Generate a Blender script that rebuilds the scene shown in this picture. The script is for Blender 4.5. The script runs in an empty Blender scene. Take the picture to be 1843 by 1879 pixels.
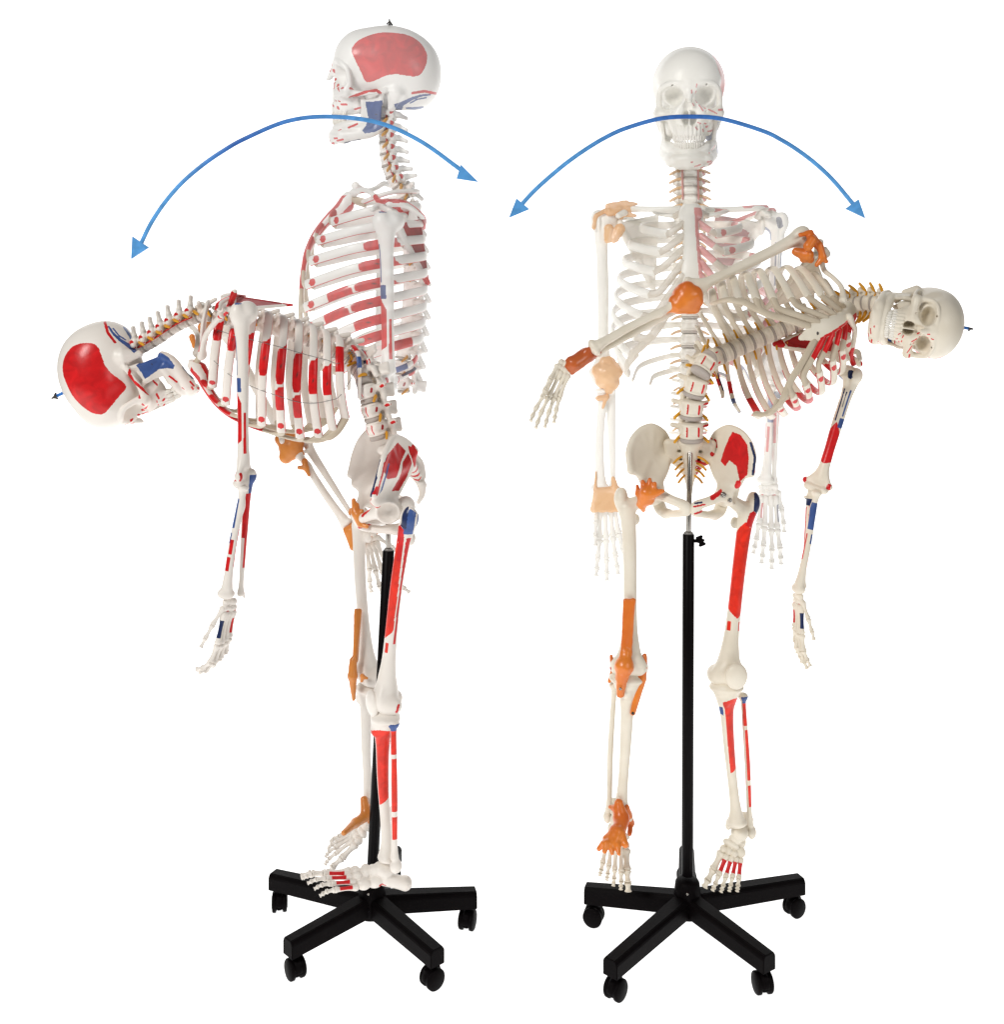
import bpy, math, random
import numpy as np
from mathutils import Vector, Matrix

random.seed(7)
np.random.seed(7)
SC = bpy.context.scene
COL = SC.collection
D, HH, PH, PX0 = 2.0, 1.18, 546.0, 921.5      # camera distance, height, horizon row, centre column

# ------------------------------------------------------------------ camera, world, lamps
cam = bpy.data.cameras.new('camera')
cam_o = bpy.data.objects.new('camera', cam)
COL.objects.link(cam_o)
cam_o.location = (0, -D, HH)
cam_o.rotation_euler = (math.radians(90), 0, 0)
cam.sensor_fit = 'VERTICAL'
cam.sensor_height = 36.0
cam.lens = 36.0 * 2000.0 / 1879.0
cam.shift_y = -(939.5 - PH) / 1879.0
cam.clip_end = 100
SC.camera = cam_o
SC.render.resolution_x, SC.render.resolution_y = 1005, 1024

world = bpy.data.worlds.new('World')
SC.world = world
world.use_nodes = True
bg = world.node_tree.nodes['Background']
bg.inputs[0].default_value = (1.0, 0.99, 0.98, 1)
bg.inputs[1].default_value = 0.18

def area(name, loc, target, size, power, color=(1, 1, 1)):
    l = bpy.data.lights.new(name, 'AREA')
    l.shape = 'RECTANGLE'
    l.size, l.size_y = size
    l.energy = power
    l.color = color
    o = bpy.data.objects.new(name, l)
    o.location = loc
    o.rotation_euler = (Vector(target) - Vector(loc)).to_track_quat('-Z', 'Y').to_euler()
    COL.objects.link(o)
area('softbox_key', (-2.2, -2.6, 3.0), (0, 0, 0.95), (0.8, 1.0), 92, (1, 0.985, 0.96))
area('softbox_fill', (2.6, -2.8, 2.0), (0.1, 0, 0.9), (1.0, 1.3), 24, (1, 0.99, 0.97))

SC.view_settings.view_transform = 'Standard'
SC.view_settings.look = 'None'
SC.view_settings.exposure = 0
SC.view_settings.gamma = 1

# ------------------------------------------------------------------ colours and materials
RED = (0.62, 0.010, 0.012, 1)
RED2 = (0.76, 0.030, 0.013, 1)
DRED = (0.38, 0.010, 0.012, 1)
BLUE = (0.050, 0.100, 0.290, 1)
NAVY = (0.012, 0.025, 0.090, 1)
DARK = (0.05, 0.04, 0.035, 1)
TAN = (0.50, 0.41, 0.31, 1)

def nd(nt, t, **k):
    n = nt.nodes.new(t)
    for a, b in k.items():
        setattr(n, a, b)
    return n

def bone_mat(name, base, base2, ghost=0.0, clear=0.0, rough=0.38, spec=0.45, use_paint=True, bump=0.12, scale=60):
    m = bpy.data.materials.new(name)
    m.use_nodes = True
    nt = m.node_tree
    p = nt.nodes['Principled BSDF']
    tc = nd(nt, 'ShaderNodeTexCoord')
    nz = nd(nt, 'ShaderNodeTexNoise')
    nz.inputs['Scale'].default_value = scale * 0.25
    nz.inputs['Detail'].default_value = 6
    nt.links.new(tc.outputs['Object'], nz.inputs['Vector'])
    rp = nd(nt, 'ShaderNodeValToRGB')
    rp.color_ramp.elements[0].position = 0.35
    rp.color_ramp.elements[1].position = 0.68
    rp.color_ramp.elements[0].color = (*base2, 1)
    rp.color_ramp.elements[1].color = (*base, 1)
    nt.links.new(nz.outputs['Fac'], rp.inputs['Fac'])
    col = rp.outputs['Color']
    if use_paint:
        at = nd(nt, 'ShaderNodeAttribute', attribute_name='paint')
        mk = nd(nt, 'ShaderNodeAttribute', attribute_name='paint_mask')
        mr = nd(nt, 'ShaderNodeMapRange')
        mr.inputs['From Min'].default_value = 0.40
        mr.inputs['From Max'].default_value = 0.60
        nt.links.new(mk.outputs['Fac'], mr.inputs['Value'])
        mx = nd(nt, 'ShaderNodeMixRGB')
        nt.links.new(mr.outputs['Result'], mx.inputs['Fac'])
        nt.links.new(col, mx.inputs['Color1'])
        pn = nd(nt, 'ShaderNodeTexNoise')
        pn.inputs['Scale'].default_value = 38
        pn.inputs['Detail'].default_value = 7
        pn.inputs['Distortion'].default_value = 1.2
        nt.links.new(tc.outputs['Object'], pn.inputs['Vector'])
        pr = nd(nt, 'ShaderNodeMapRange')
        pr.inputs['From Min'].default_value = 0.3
        pr.inputs['From Max'].default_value = 0.7
        pr.inputs['To Min'].default_value = 0.78
        pr.inputs['To Max'].default_value = 1.16
        nt.links.new(pn.outputs['Fac'], pr.inputs['Value'])
        pv = nd(nt, 'ShaderNodeVectorMath', operation='SCALE')
        nt.links.new(at.outputs['Color'], pv.inputs[0])
        nt.links.new(pr.outputs['Result'], pv.inputs['Scale'])
        nt.links.new(pv.outputs[0], mx.inputs['Color2'])
        col = mx.outputs['Color']
        rr = nd(nt, 'ShaderNodeMapRange')
        rr.inputs['To Min'].default_value = rough
        rr.inputs['To Max'].default_value = min(rough, 0.29)
        nt.links.new(mr.outputs['Result'], rr.inputs['Value'])
        nt.links.new(rr.outputs['Result'], p.inputs['Roughness'])
    if ghost > 0:
        gm = nd(nt, 'ShaderNodeMixRGB')
        gm.inputs['Fac'].default_value = ghost
        gm.inputs['Color2'].default_value = (0.98, 0.965, 0.925, 1)
        nt.links.new(col, gm.inputs['Color1'])
        col = gm.outputs['Color']
    nt.links.new(col, p.inputs['Base Color'])
    p.inputs['Roughness'].default_value = rough
    p.inputs['Specular IOR Level'].default_value = spec
    n2 = nd(nt, 'ShaderNodeTexNoise')
    n2.inputs['Scale'].default_value = scale * 2.4
    n2.inputs['Detail'].default_value = 5
    nt.links.new(tc.outputs['Object'], n2.inputs['Vector'])
    bp = nd(nt, 'ShaderNodeBump')
    bp.inputs['Strength'].default_value = bump
    bp.inputs['Distance'].default_value = 0.002
    nt.links.new(n2.outputs['Fac'], bp.inputs['Height'])
    nt.links.new(bp.outputs['Normal'], p.inputs['Normal'])
    if clear > 0:
        out = nt.nodes['Material Output']
        tr = nd(nt, 'ShaderNodeBsdfTransparent')
        ms = nd(nt, 'ShaderNodeMixShader')
        ge = nd(nt, 'ShaderNodeNewGeometry')
        ma = nd(nt, 'ShaderNodeMath', operation='MAXIMUM')
        ma.inputs[1].default_value = clear
        nt.links.new(ge.outputs['Backfacing'], ma.inputs[0])
        nt.links.new(ma.outputs[0], ms.inputs[0])
        nt.links.new(p.outputs[0], ms.inputs[1])
        nt.links.new(tr.outputs[0], ms.inputs[2])
        nt.links.new(ms.outputs[0], out.inputs['Surface'])
    return m

def matset(tag, bone, bone2, ghost, clear):
    return dict(
        bone=bone_mat('bone_' + tag, bone, bone2, ghost, clear, 0.36, 0.35),
        cart=bone_mat('cartilage_' + tag, (0.60, 0.52, 0.40), (0.50, 0.42, 0.31), ghost * 1.2, clear, 0.45, 0.35),
        disc=bone_mat('disc_' + tag, (0.47, 0.42, 0.38), (0.41, 0.36, 0.32), ghost, clear, 0.5, 0.3, False),
        lig=bone_mat('ligament_' + tag, *LIG[tag], ghost * 0.5, clear, 0.30, 0.5, False, 0.25, 45),
        lig2=bone_mat('dark_ligament_' + tag, (0.56, 0.13, 0.03), (0.42, 0.07, 0.018), ghost, clear, 0.28, 0.5, False, 0.25, 45),
        nerve=bone_mat('nerve_' + tag, (0.76, 0.37, 0.02), (0.62, 0.27, 0.015), ghost, clear, 0.4, 0.4, False),
        artery=bone_mat('artery_' + tag, (0.62, 0.03, 0.015), (0.5, 0.02, 0.01), ghost, clear, 0.4, 0.4, False),
        tooth=bone_mat('tooth_' + tag, (0.82, 0.79, 0.72), (0.76, 0.72, 0.64), ghost, clear, 0.25, 0.5, False))
LIG = {'faint': ((0.86, 0.50, 0.20), (0.80, 0.42, 0.15)), 'neutral': ((0.72, 0.27, 0.060), (0.60, 0.19, 0.035)), 'cream': ((0.80, 0.24, 0.03), (0.62, 0.11, 0.015)),
       'pale': ((0.84, 0.46, 0.17), (0.78, 0.40, 0.13)), 'paler': ((0.84, 0.47, 0.18), (0.76, 0.37, 0.12))}
M1 = matset('neutral', (0.82, 0.775, 0.715), (0.78, 0.725, 0.66), 0, 0)
M2 = matset('cream', (0.81, 0.75, 0.635), (0.75, 0.68, 0.555), 0, 0)
G1 = matset('pale', (0.86, 0.85, 0.82), (0.84, 0.825, 0.80), 0.13, 0.05)
G3 = matset('faint', (0.83, 0.81, 0.745), (0.80, 0.78, 0.71), 0.28, 0.12)
G2 = matset('paler', (0.85, 0.83, 0.76), (0.82, 0.80, 0.72), 0.32, 0.08)

def plain(name, col, rough, metal=0.0, spec=0.5, bump=0.0, scale=300):
    m = bpy.data.materials.new(name)
    m.use_nodes = True
    nt = m.node_tree
    p = nt.nodes['Principled BSDF']
    tc = nd(nt, 'ShaderNodeTexCoord')
    nz = nd(nt, 'ShaderNodeTexNoise')
    nz.inputs['Scale'].default_value = scale
    nt.links.new(tc.outputs['Object'], nz.inputs['Vector'])
    mx = nd(nt, 'ShaderNodeMixRGB')
    mx.inputs['Color1'].default_value = (*[c * 0.85 for c in col], 1)
    mx.inputs['Color2'].default_value = (*[min(1, c * 1.12) for c in col], 1)
    nt.links.new(nz.outputs['Fac'], mx.inputs['Fac'])
    nt.links.new(mx.outputs['Color'], p.inputs['Base Color'])
    p.inputs['Roughness'].default_value = rough
    p.inputs['Metallic'].default_value = metal
    p.inputs['Specular IOR Level'].default_value = spec
    if bump:
        bp = nd(nt, 'ShaderNodeBump')
        bp.inputs['Strength'].default_value = bump
        bp.inputs['Distance'].default_value = 0.001
        nt.links.new(nz.outputs['Fac'], bp.inputs['Height'])
        nt.links.new(bp.outputs['Normal'], p.inputs['Normal'])
    return m
BLACK = plain('black_plastic', (0.0030, 0.0021, 0.0024), 0.5, 0, 0.04, 0.25)
BLACKM = plain('black_steel', (0.0030, 0.0022, 0.0025), 0.4, 0, 0.06)
CHROME = plain('polished_steel', (0.34, 0.32, 0.29), 0.22, 1.0)
WIRE = plain('grey_wire', (0.22, 0.21, 0.20), 0.4, 0.5)
BLUEP = plain('blue_plastic', (0.01, 0.16, 0.55), 0.3)
DHOLE = plain('dark_screw', (0.05, 0.045, 0.04), 0.4, 0.6)

# ------------------------------------------------------------------ white floor and wall, with a glow added to wash out shadows
def setting():
    m = bpy.data.materials.new('white_added_glow')
    m.use_nodes = True
    nt = m.node_tree
    p = nt.nodes['Principled BSDF']
    p.inputs['Base Color'].default_value = (0.9, 0.9, 0.9, 1)
    p.inputs['Roughness'].default_value = 0.9
    p.inputs['Specular IOR Level'].default_value = 0.0
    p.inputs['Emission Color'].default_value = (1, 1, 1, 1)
    p.inputs['Emission Strength'].default_value = 0.95  # added glow, no real source: keeps the sweep pure white without shadows
    prof = [(-1.6, 0.0), (1.6, 0.0)]
    for k in range(1, 13):
        a = math.radians(90 * k / 12)
        prof.append((1.6 + 0.9 * math.sin(a), 0.9 - 0.9 * math.cos(a)))
    prof.append((2.5, 3.3))
    vs, fs = [], []
    for y, z in prof:
        vs += [(-2.7, y, z), (2.7, y, z)]
    for i in range(len(prof) - 1):
        fs.append((2 * i, 2 * i + 1, 2 * i + 3, 2 * i + 2))
    me = bpy.data.meshes.new('floor')
    me.from_pydata(vs, [], fs)
    me.materials.append(m)
    for f in me.polygons:
        f.use_smooth = True
    o = bpy.data.objects.new('floor', me)
    COL.objects.link(o)
    o['kind'] = 'structure'
    o['label'] = 'seamless white studio floor and backdrop with an added glow'
setting()

# ------------------------------------------------------------------ geometry kit
def P(px, py, y=0.0):
    s = (D + y) / 2000.0
    return Vector(((px - PX0) * s, y, HH - (py - PH) * s))

def V3(a):
    return np.array(a, dtype=np.float64)

class Field:
    """implicit surface in millimetres"""
    def __init__(s, lo, hi, h=1.6):
        s.lo = V3(lo) - 4 * h
        s.h = h
        s.n = np.ceil((V3(hi) + 4 * h - s.lo) / h).astype(int) + 1
        s.F = np.full(s.n, 40.0, dtype=np.float32)
    def _reg(s, lo, hi, pad):
        a = np.clip(np.floor((V3(lo) - pad - s.lo) / s.h).astype(int), 0, s.n)
        b = np.clip(np.ceil((V3(hi) + pad - s.lo) / s.h).astype(int) + 1, 0, s.n)
        sl = tuple(slice(a[i], b[i]) for i in range(3))
        ax = [(s.lo[i] + s.h * np.arange(a[i], b[i])).astype(np.float32) for i in range(3)]
        return sl, ax[0][:, None, None], ax[1][None, :, None], ax[2][None, None, :]
    def _mix(s, sl, d, k, sub):
        A = s.F[sl]
        if A.size == 0:
            return
        if sub:
            d = -d
            if k <= 0:
                s.F[sl] = np.maximum(A, d)
            else:
                h = np.clip(0.5 - 0.5 * (d - A) / k, 0, 1)
                s.F[sl] = d + (A - d) * h + k * h * (1 - h)
        else:
            if k <= 0:
                s.F[sl] = np.minimum(A, d)
            else:
                h = np.clip(0.5 + 0.5 * (d - A) / k, 0, 1)
                s.F[sl] = d + (A - d) * h - k * h * (1 - h)
    def ell(s, c, r, k=3, rot=None, sub=False):
        c, r = V3(c), V3(r)
        R = max(r) if rot is not None else r
        sl, X, Y, Z = s._reg(c - R, c + R, k * 1.5 + 8)
        x, y, z = X - c[0], Y - c[1], Z - c[2]
        if rot is not None:
            m = np.array(rot.to_matrix() if hasattr(rot, 'to_matrix') else rot).T
            x, y, z = (m[0][0] * x + m[0][1] * y + m[0][2] * z, m[1][0] * x + m[1][1] * y + m[1][2] * z, m[2][0] * x + m[2][1] * y + m[2][2] * z)
        k0 = np.sqrt((x / r[0]) ** 2 + (y / r[1]) ** 2 + (z / r[2]) ** 2)
        k1 = np.sqrt((x / r[0] ** 2) ** 2 + (y / r[1] ** 2) ** 2 + (z / r[2] ** 2) ** 2) + 1e-6
        s._mix(sl, k0 * (k0 - 1) / k1, k, sub)
        return s
    def cone(s, a, b, ra, rb, k=3, sub=False, sq=(1, 1, 1)):
        a, b, q = V3(a), V3(b), V3(sq)
        R = max(ra, rb) * max(1 / q)
        sl, X, Y, Z = s._reg(np.minimum(a, b) - R, np.maximum(a, b) + R, k * 1.5 + 8)
        x, y, z = (X - a[0]) * q[0], (Y - a[1]) * q[1], (Z - a[2]) * q[2]
        e = (b - a) * q
        t = np.clip((x * e[0] + y * e[1] + z * e[2]) / (e @ e + 1e-9), 0, 1)
        d = np.sqrt((x - t * e[0]) ** 2 + (y - t * e[1]) ** 2 + (z - t * e[2]) ** 2) - (ra + (rb - ra) * t)
        s._mix(sl, d, k, sub)
        return s
    def chain(s, pts, k=3, sub=False, sq=(1, 1, 1)):
        """tube through points (x, y, z, radius), smoothed"""
        if len(pts) > 2:
            pts = crom(pts, 5)
        A, q = np.array(pts, float), V3(sq)
        R = A[:, 3].max() * max(1 / q)
        sl, X, Y, Z = s._reg(A[:, :3].min(0) - R, A[:, :3].max(0) + R, k * 1.5 + 8)
        best = None
        for a, b in zip(A[:-1], A[1:]):
            x, y, z = (X - a[0]) * q[0], (Y - a[1]) * q[1], (Z - a[2]) * q[2]
            e = (b[:3] - a[:3]) * q
            t = np.clip((x * e[0] + y * e[1] + z * e[2]) / (e @ e + 1e-9), 0, 1)
            d = np.sqrt((x - t * e[0]) ** 2 + (y - t * e[1]) ** 2 + (z - t * e[2]) ** 2) - (a[3] + (b[3] - a[3]) * t)
            best = d if best is None else np.minimum(best, d)
        s._mix(sl, best, k, sub)
        return s
    def tri(s, a, b, c, r, k=3, sub=False):
        a, b, c = V3(a), V3(b), V3(c)
        sl, X, Y, Z = s._reg(np.minimum(np.minimum(a, b), c) - r, np.maximum(np.maximum(a, b), c) + r, k * 1.5 + 8)
        def sub3(p):
            return (X - p[0], Y - p[1], Z - p[2])
        def dot(u, v):
            return u[0] * v[0] + u[1] * v[1] + u[2] * v[2]
        ba, cb, ac = b - a, c - b, a - c
        n = np.cross(ba, ac)
        pa, pb, pc = sub3(a), sub3(b), sub3(c)
        ins = (np.sign(dot(pa, np.cross(ba, n))) + np.sign(dot(pb, np.cross(cb, n))) + np.sign(dot(pc, np.cross(ac, n)))) >= 2.0
        def seg(e, p):
            t = np.clip(dot(p, e) / (e @ e), 0, 1)
            return (p[0] - t * e[0]) ** 2 + (p[1] - t * e[1]) ** 2 + (p[2] - t * e[2]) ** 2
        de = np.minimum(np.minimum(seg(ba, pa), seg(cb, pb)), seg(ac, pc))
        df = dot(pa, n) ** 2 / (n @ n)
        s._mix(sl, np.sqrt(np.where(ins, df, de)) - r, k, sub)
        return s
    def box(s, c, hsz, r=2, k=2, sub=False):
        c, hsz = V3(c), V3(hsz)
        sl, X, Y, Z = s._reg(c - hsz, c + hsz, k * 1.5 + 8)
        qx, qy, qz = np.abs(X - c[0]) - hsz[0] + r, np.abs(Y - c[1]) - hsz[1] + r, np.abs(Z - c[2]) - hsz[2] + r
        d = np.sqrt(np.maximum(qx, 0) ** 2 + np.maximum(qy, 0) ** 2 + np.maximum(qz, 0) ** 2) + np.minimum(np.maximum(qx, np.maximum(qy, qz)), 0) - r
        s._mix(sl, d, k, sub)
        return s
    def surf(s):
        F = s.F
        F[0], F[-1] = 9, 9
        F[:, 0], F[:, -1] = 9, 9
        F[:, :, 0], F[:, :, -1] = 9, 9
        ins = F < 0
        c = np.zeros(np.array(F.shape) - 1, dtype=np.int8)
        for i in (0, 1):
            for j in (0, 1):
                for k in (0, 1):
                    c += ins[i:F.shape[0] - 1 + i, j:F.shape[1] - 1 + j, k:F.shape[2] - 1 + k]
        act = (c > 0) & (c < 8)
        idx = np.full(c.shape, -1, dtype=np.int64)
        ii = np.argwhere(act)
        idx[act] = np.arange(len(ii))
        pos = np.zeros((len(ii), 3))
        cnt = np.zeros(len(ii))
        for d in range(3):
            e = [0, 0, 0]
            e[d] = 1
            o1, o2 = [x for x in range(3) if x != d]
            for u in (0, 1):
                for v in (0, 1):
                    a = np.zeros(3, int)
                    a[o1], a[o2] = u, v
                    pa, pb = ii + a, ii + a + e
                    va = F[pa[:, 0], pa[:, 1], pa[:, 2]]
                    vb = F[pb[:, 0], pb[:, 1], pb[:, 2]]
                    cr = (va < 0) != (vb < 0)
                    t = np.where(cr, va / np.where(cr, va - vb, 1), 0)
                    q = a[None, :] + t[:, None] * np.array(e)[None, :]
                    pos += q * cr[:, None]
                    cnt += cr
        V = (ii + pos / cnt[:, None]) * s.h + s.lo
        faces = []
        for d in range(3):
            e1, e2 = [(1, 2), (2, 0), (0, 1)][d]
            sa = [slice(1, -1)] * 3
            sb = [slice(1, -1)] * 3
            sb[d] = slice(2, None)
            A, B = ins[tuple(sa)], ins[tuple(sb)]
            for flip, mask in ((False, A & ~B), (True, ~A & B)):
                g = np.argwhere(mask) + 1
                if len(g) == 0:
                    continue
                def cell(u, v):
                    h = g.copy()
                    h[:, e1] -= u
                    h[:, e2] -= v
                    return idx[h[:, 0], h[:, 1], h[:, 2]]
                q = np.stack([cell(0, 0), cell(1, 0), cell(1, 1), cell(0, 1)], 1)
                if flip:
                    q = q[:, ::-1]
                faces.append(q)
        Q = np.concatenate(faces)
        Q = Q[(Q >= 0).all(1)]
        return V, Q

def paint_poly(V, C, poly, ax, cond, col):
    poly = np.array(poly, float)
    x, y = V[:, ax[0]], V[:, ax[1]]
    ins = np.zeros(len(V), bool)
    j = len(poly) - 1
    for i in range(len(poly)):
        xi, yi, xj, yj = *poly[i], *poly[j]
        hit = ((yi > y) != (yj > y)) & (x < (xj - xi) * (y - yi) / (yj - yi + 1e-12) + xi)
        ins ^= hit
        j = i
    C[ins & cond] = col

def paint_line(V, C, pts, w, ax, cond, col):
    best = np.full(len(V), 1e9)
    p = V[:, ax]
    for a, b in zip(pts[:-1], pts[1:]):
        a, b = np.array(a, float), np.array(b, float)
        e = b - a
        t = np.clip(((p - a) @ e) / (e @ e + 1e-9), 0, 1)
        best = np.minimum(best, np.linalg.norm(p - a - t[:, None] * e, axis=1))
    C[(best < w) & cond] = col

def relax(V, Q, it, g=-0.61):
    E = np.concatenate([Q[:, [0, 1]], Q[:, [1, 2]], Q[:, [2, 3]], Q[:, [3, 0]]])
    n = len(V)
    deg = np.bincount(E[:, 0], minlength=n) + np.bincount(E[:, 1], minlength=n)
    for i in range(it):
        for f in (0.6, g):
            S = np.stack([np.bincount(E[:, 0], V[E[:, 1], c], n) + np.bincount(E[:, 1], V[E[:, 0], c], n) for c in range(3)], 1)
            V = V + f * (S / np.maximum(deg, 1)[:, None] - V)
    return V

NRM = [None]
SMOOTH = {'skull': 3, 'jaw': 14, 'hip_bone': 70, 'shoulder_blade': 8, 'vertebra': 3, 'femur': 16, 'humerus': 16, 'tibia': 16, 'fibula': 14, 'radius': 16, 'ulna': 14, 'sacrum': 8, 'sternum': 12}
def paint_near(V, C, pts, w, ax, cond, col, side, depth=6):
    """stroke kept to the outermost skin along one axis: side = (axis, sign)"""
    T = np.zeros_like(C)
    paint_line(V, T, pts, w, ax, cond, (1, 1, 1, 1))
    m = T[:, 3] > 0
    if m.any():
        d = V[:, side[0]] * side[1]
        C[m & (d > d[m].max() - depth)] = col

def to_mesh(name, V, Q, paint=None, mirror=False, mm=True):
    """numpy verts/quads to a mesh with its paint attributes"""
    V = np.asarray(V, float)
    if name in SMOOTH:
        V = relax(V, np.asarray(Q), SMOOTH[name], {'hip_bone': -0.30, 'sternum': -0.5, 'sacrum': -0.5}.get(name, -0.61))
    C = np.zeros((len(V), 4))
    if paint is not None and len(Q):
        q = np.asarray(Q)
        fn = np.cross(V[q[:, 2]] - V[q[:, 0]], V[q[:, 3]] - V[q[:, 1]])
        N = np.zeros_like(V)
        for k in range(4):
            for c in range(3):
                N[:, c] += np.bincount(q[:, k], fn[:, c], len(V))
        N /= np.linalg.norm(N, axis=1)[:, None] + 1e-12
        if name == 'hip_bone':
            c = V - V.mean(0)
            if (N * c).sum() < 0:
                N = -N
        NRM[0] = N
    if paint is not None:
        paint(V, C)
    if mirror:
        V = V * np.array([-1, 1, 1])
        Q = np.asarray(Q)[:, ::-1]
    me = bpy.data.meshes.new(name)
    me.vertices.add(len(V))
    me.vertices.foreach_set('co', (V * (0.001 if mm else 1)).astype(np.float32).ravel())
    Q = np.asarray(Q, dtype=np.int32)
    me.loops.add(Q.size)
    me.polygons.add(len(Q))
    me.loops.foreach_set('vertex_index', Q.ravel())
    me.polygons.foreach_set('loop_start', np.arange(0, Q.size, 4, dtype=np.int32))
    me.polygons.foreach_set('loop_total', np.full(len(Q), 4, dtype=np.int32))
    me.polygons.foreach_set('use_smooth', np.ones(len(Q), bool))
    me.update()
    # spread paint colours one ring outwards so that edges blend paint mask, not black
    mask = C[:, 3].copy()
    if mask.any():
        E = np.concatenate([Q[:, [0, 1]], Q[:, [1, 2]], Q[:, [2, 3]], Q[:, [3, 0]]])
        for _ in range(2):
            has = C[:, 3] > 0
            for a, b in ((0, 1), (1, 0)):
                src, dst = E[:, a], E[:, b]
                ok = has[src] & ~has[dst]
                C[dst[ok]] = C[src[ok]]
        sm = mask.copy()
        den = np.ones(len(V))
        np.add.at(sm, E[:, 0], mask[E[:, 1]])
        np.add.at(den, E[:, 0], 1)
        np.add.at(sm, E[:, 1], mask[E[:, 0]])
        np.add.at(den, E[:, 1], 1)
        mask = 0.5 * mask + 0.5 * sm / den
    C[:, 3] = 1
    a = me.color_attributes.new('paint', 'FLOAT_COLOR', 'POINT')
    a.data.foreach_set('color', C.astype(np.float32).ravel())
    b = me.attributes.new('paint_mask', 'FLOAT', 'POINT')
    b.data.foreach_set('value', mask.astype(np.float32))
    return me

def crom(pts, n):
    """Catmull-Rom through rows of pts"""
    p = np.array(pts, float)
    p = np.vstack([2 * p[0] - p[1], p, 2 * p[-1] - p[-2]])
    out = []
    m = len(p) - 3
    for i in range(m):
        for t in np.linspace(0, 1, n, endpoint=False):
            a, b, c, d = p[i], p[i + 1], p[i + 2], p[i + 3]
            out.append(0.5 * (2 * b + (c - a) * t + (2 * a - 5 * b + 4 * c - d) * t * t + (3 * b - a - 3 * c + d) * t ** 3))
    out.append(p[-2])
    return np.array(out)

def sweep(pts, tall, thick, ref=(0, 0, 1), n=8, seg=16, paint=None, name='rod', mirror=False, mm=True, closed_ends=True):
    """tube of elliptic section: tall along ref, thick across it"""
    K = crom(np.column_stack([np.array(pts, float), np.broadcast_to(tall, len(pts)), np.broadcast_to(thick, len(pts))]), n)
    c, ra, rb = K[:, :3], K[:, 3], K[:, 4]
    T = np.gradient(c, axis=0)
    T /= np.linalg.norm(T, axis=1)[:, None] + 1e-12
    ref = np.array(ref, float)
    A = ref - (T @ ref)[:, None] * T
    A /= np.linalg.norm(A, axis=1)[:, None] + 1e-12
    B = np.cross(T, A)
    ang = np.linspace(0, 2 * math.pi, seg, endpoint=False)
    rings, us, vs = [], [], []
    N = len(c)
    seq = [(0, 0.05), (0, 0.6), (0, 0.9)] + [(i, 1) for i in range(N)] + [(N - 1, 0.9), (N - 1, 0.6), (N - 1, 0.05)] if closed_ends else [(i, 1) for i in range(N)]
    for q, (i, f) in enumerate(seq):
        off = 0
        if f < 1:
            off = (-1 if q < 3 else 1) * min(ra[i], rb[i]) * math.sqrt(1 - f * f) * 0.8
        rings.append(c[i] + T[i] * off + f * (np.cos(ang)[:, None] * A[i] * ra[i] + np.sin(ang)[:, None] * B[i] * rb[i]))
        us += [i / (N - 1)] * seg
        vs += list(ang)
    V = np.vstack(rings)
    R = len(rings)
    Q = []
    for i in range(R - 1):
        for j in range(seg):
            k = (j + 1) % seg
            Q.append((i * seg + j, i * seg + k, (i + 1) * seg + k, (i + 1) * seg + j))
    U, W = np.array(us), np.array(vs)
    pf = (lambda V, C: paint(V, C, U, W)) if paint else None
    return to_mesh(name, V, np.array(Q), pf, mirror, mm)

def lathe(prof, seg=16, name='lathe', mm=True, sx=1.0):
    V, Q = [], []
    for r, z in prof:
        for j in range(seg):
            a = 2 * math.pi * j / seg
            V.append((r * math.cos(a) * sx, r * math.sin(a), z))
    for i in range(len(prof) - 1):
        for j in range(seg):
            k = (j + 1) % seg
            Q.append((i * seg + j, i * seg + k, (i + 1) * seg + k, (i + 1) * seg + j))
    return to_mesh(name, np.array(V), np.array(Q), None, False, mm)

# ------------------------------------------------------------------ object kit
WM = {}
def root(name, loc, label, cat, group=None):
    o = bpy.data.objects.new(name, None)
    o.empty_display_size = 0.05
    COL.objects.link(o)
    o.location = loc
    WM[o.name] = Matrix.Translation(Vector(loc))
    o['label'], o['category'] = label, cat
    if group:
        o['group'] = group
    return o

def part(name, me, mat, parent, M=None, label=None):
    M = M if M is not None else Matrix.Identity(4)
    o = bpy.data.objects.new(name, me)
    COL.objects.link(o)
    if me is not None:
        if len(me.materials) == 0:
            me.materials.append(mat)
        if me.materials[0] is not mat:
            o.material_slots[0].link = 'OBJECT'
            o.material_slots[0].material = mat
    o.parent = parent
    o.matrix_parent_inverse = WM[parent.name].inverted()
    o.matrix_basis = M
    WM[o.name] = M.copy()
    if label:
        o['label'] = label
    return o

def frame(org, x, y, z, s=(1, 1, 1)):
    m = Matrix.Identity(4)
    for i, v in enumerate((x, y, z)):
        v = Vector(v).normalized() * s[i]
        for r in range(3):
            m[r][i] = v[r]
    for r in range(3):
        m[r][3] = org[r]
    return m

def along(a, b, lat, L0, cs=1.0):
    """frame whose local z runs a -> b (a is the lower end), local x near lat"""
    a, b, lat = Vector(a), Vector(b), Vector(lat)
    z = (b - a)
    L = z.length
    z.normalize()
    x = (lat - z * lat.dot(z)).normalized()
    y = z.cross(x)
    return frame(a, x, y, z, (cs, cs, L / (L0 * 0.001)))

def pose(px, py, y, roll=0, yaw=0, pitch=0, s=(1, 1, 1), tilt=0.0):
    """roll clockwise in the view, yaw about the body's up axis, pitch > 0 tips the top forwards"""
    M = Matrix.Rotation(math.radians(roll), 4, 'Y') @ Matrix.Rotation(math.radians(yaw), 4, 'Z') @ Matrix.Rotation(math.radians(pitch), 4, 'X')
    V = Matrix.Rotation(-math.atan((px - PX0) / 2000.0) * 0.9, 4, 'Z') @ Matrix.Rotation(math.atan((PH - py) / 2000.0) * tilt, 4, 'X')
    return Matrix.Translation(P(px, py, y)) @ V @ M @ Matrix.Diagonal((s[0], s[1], s[2], 1))

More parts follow.
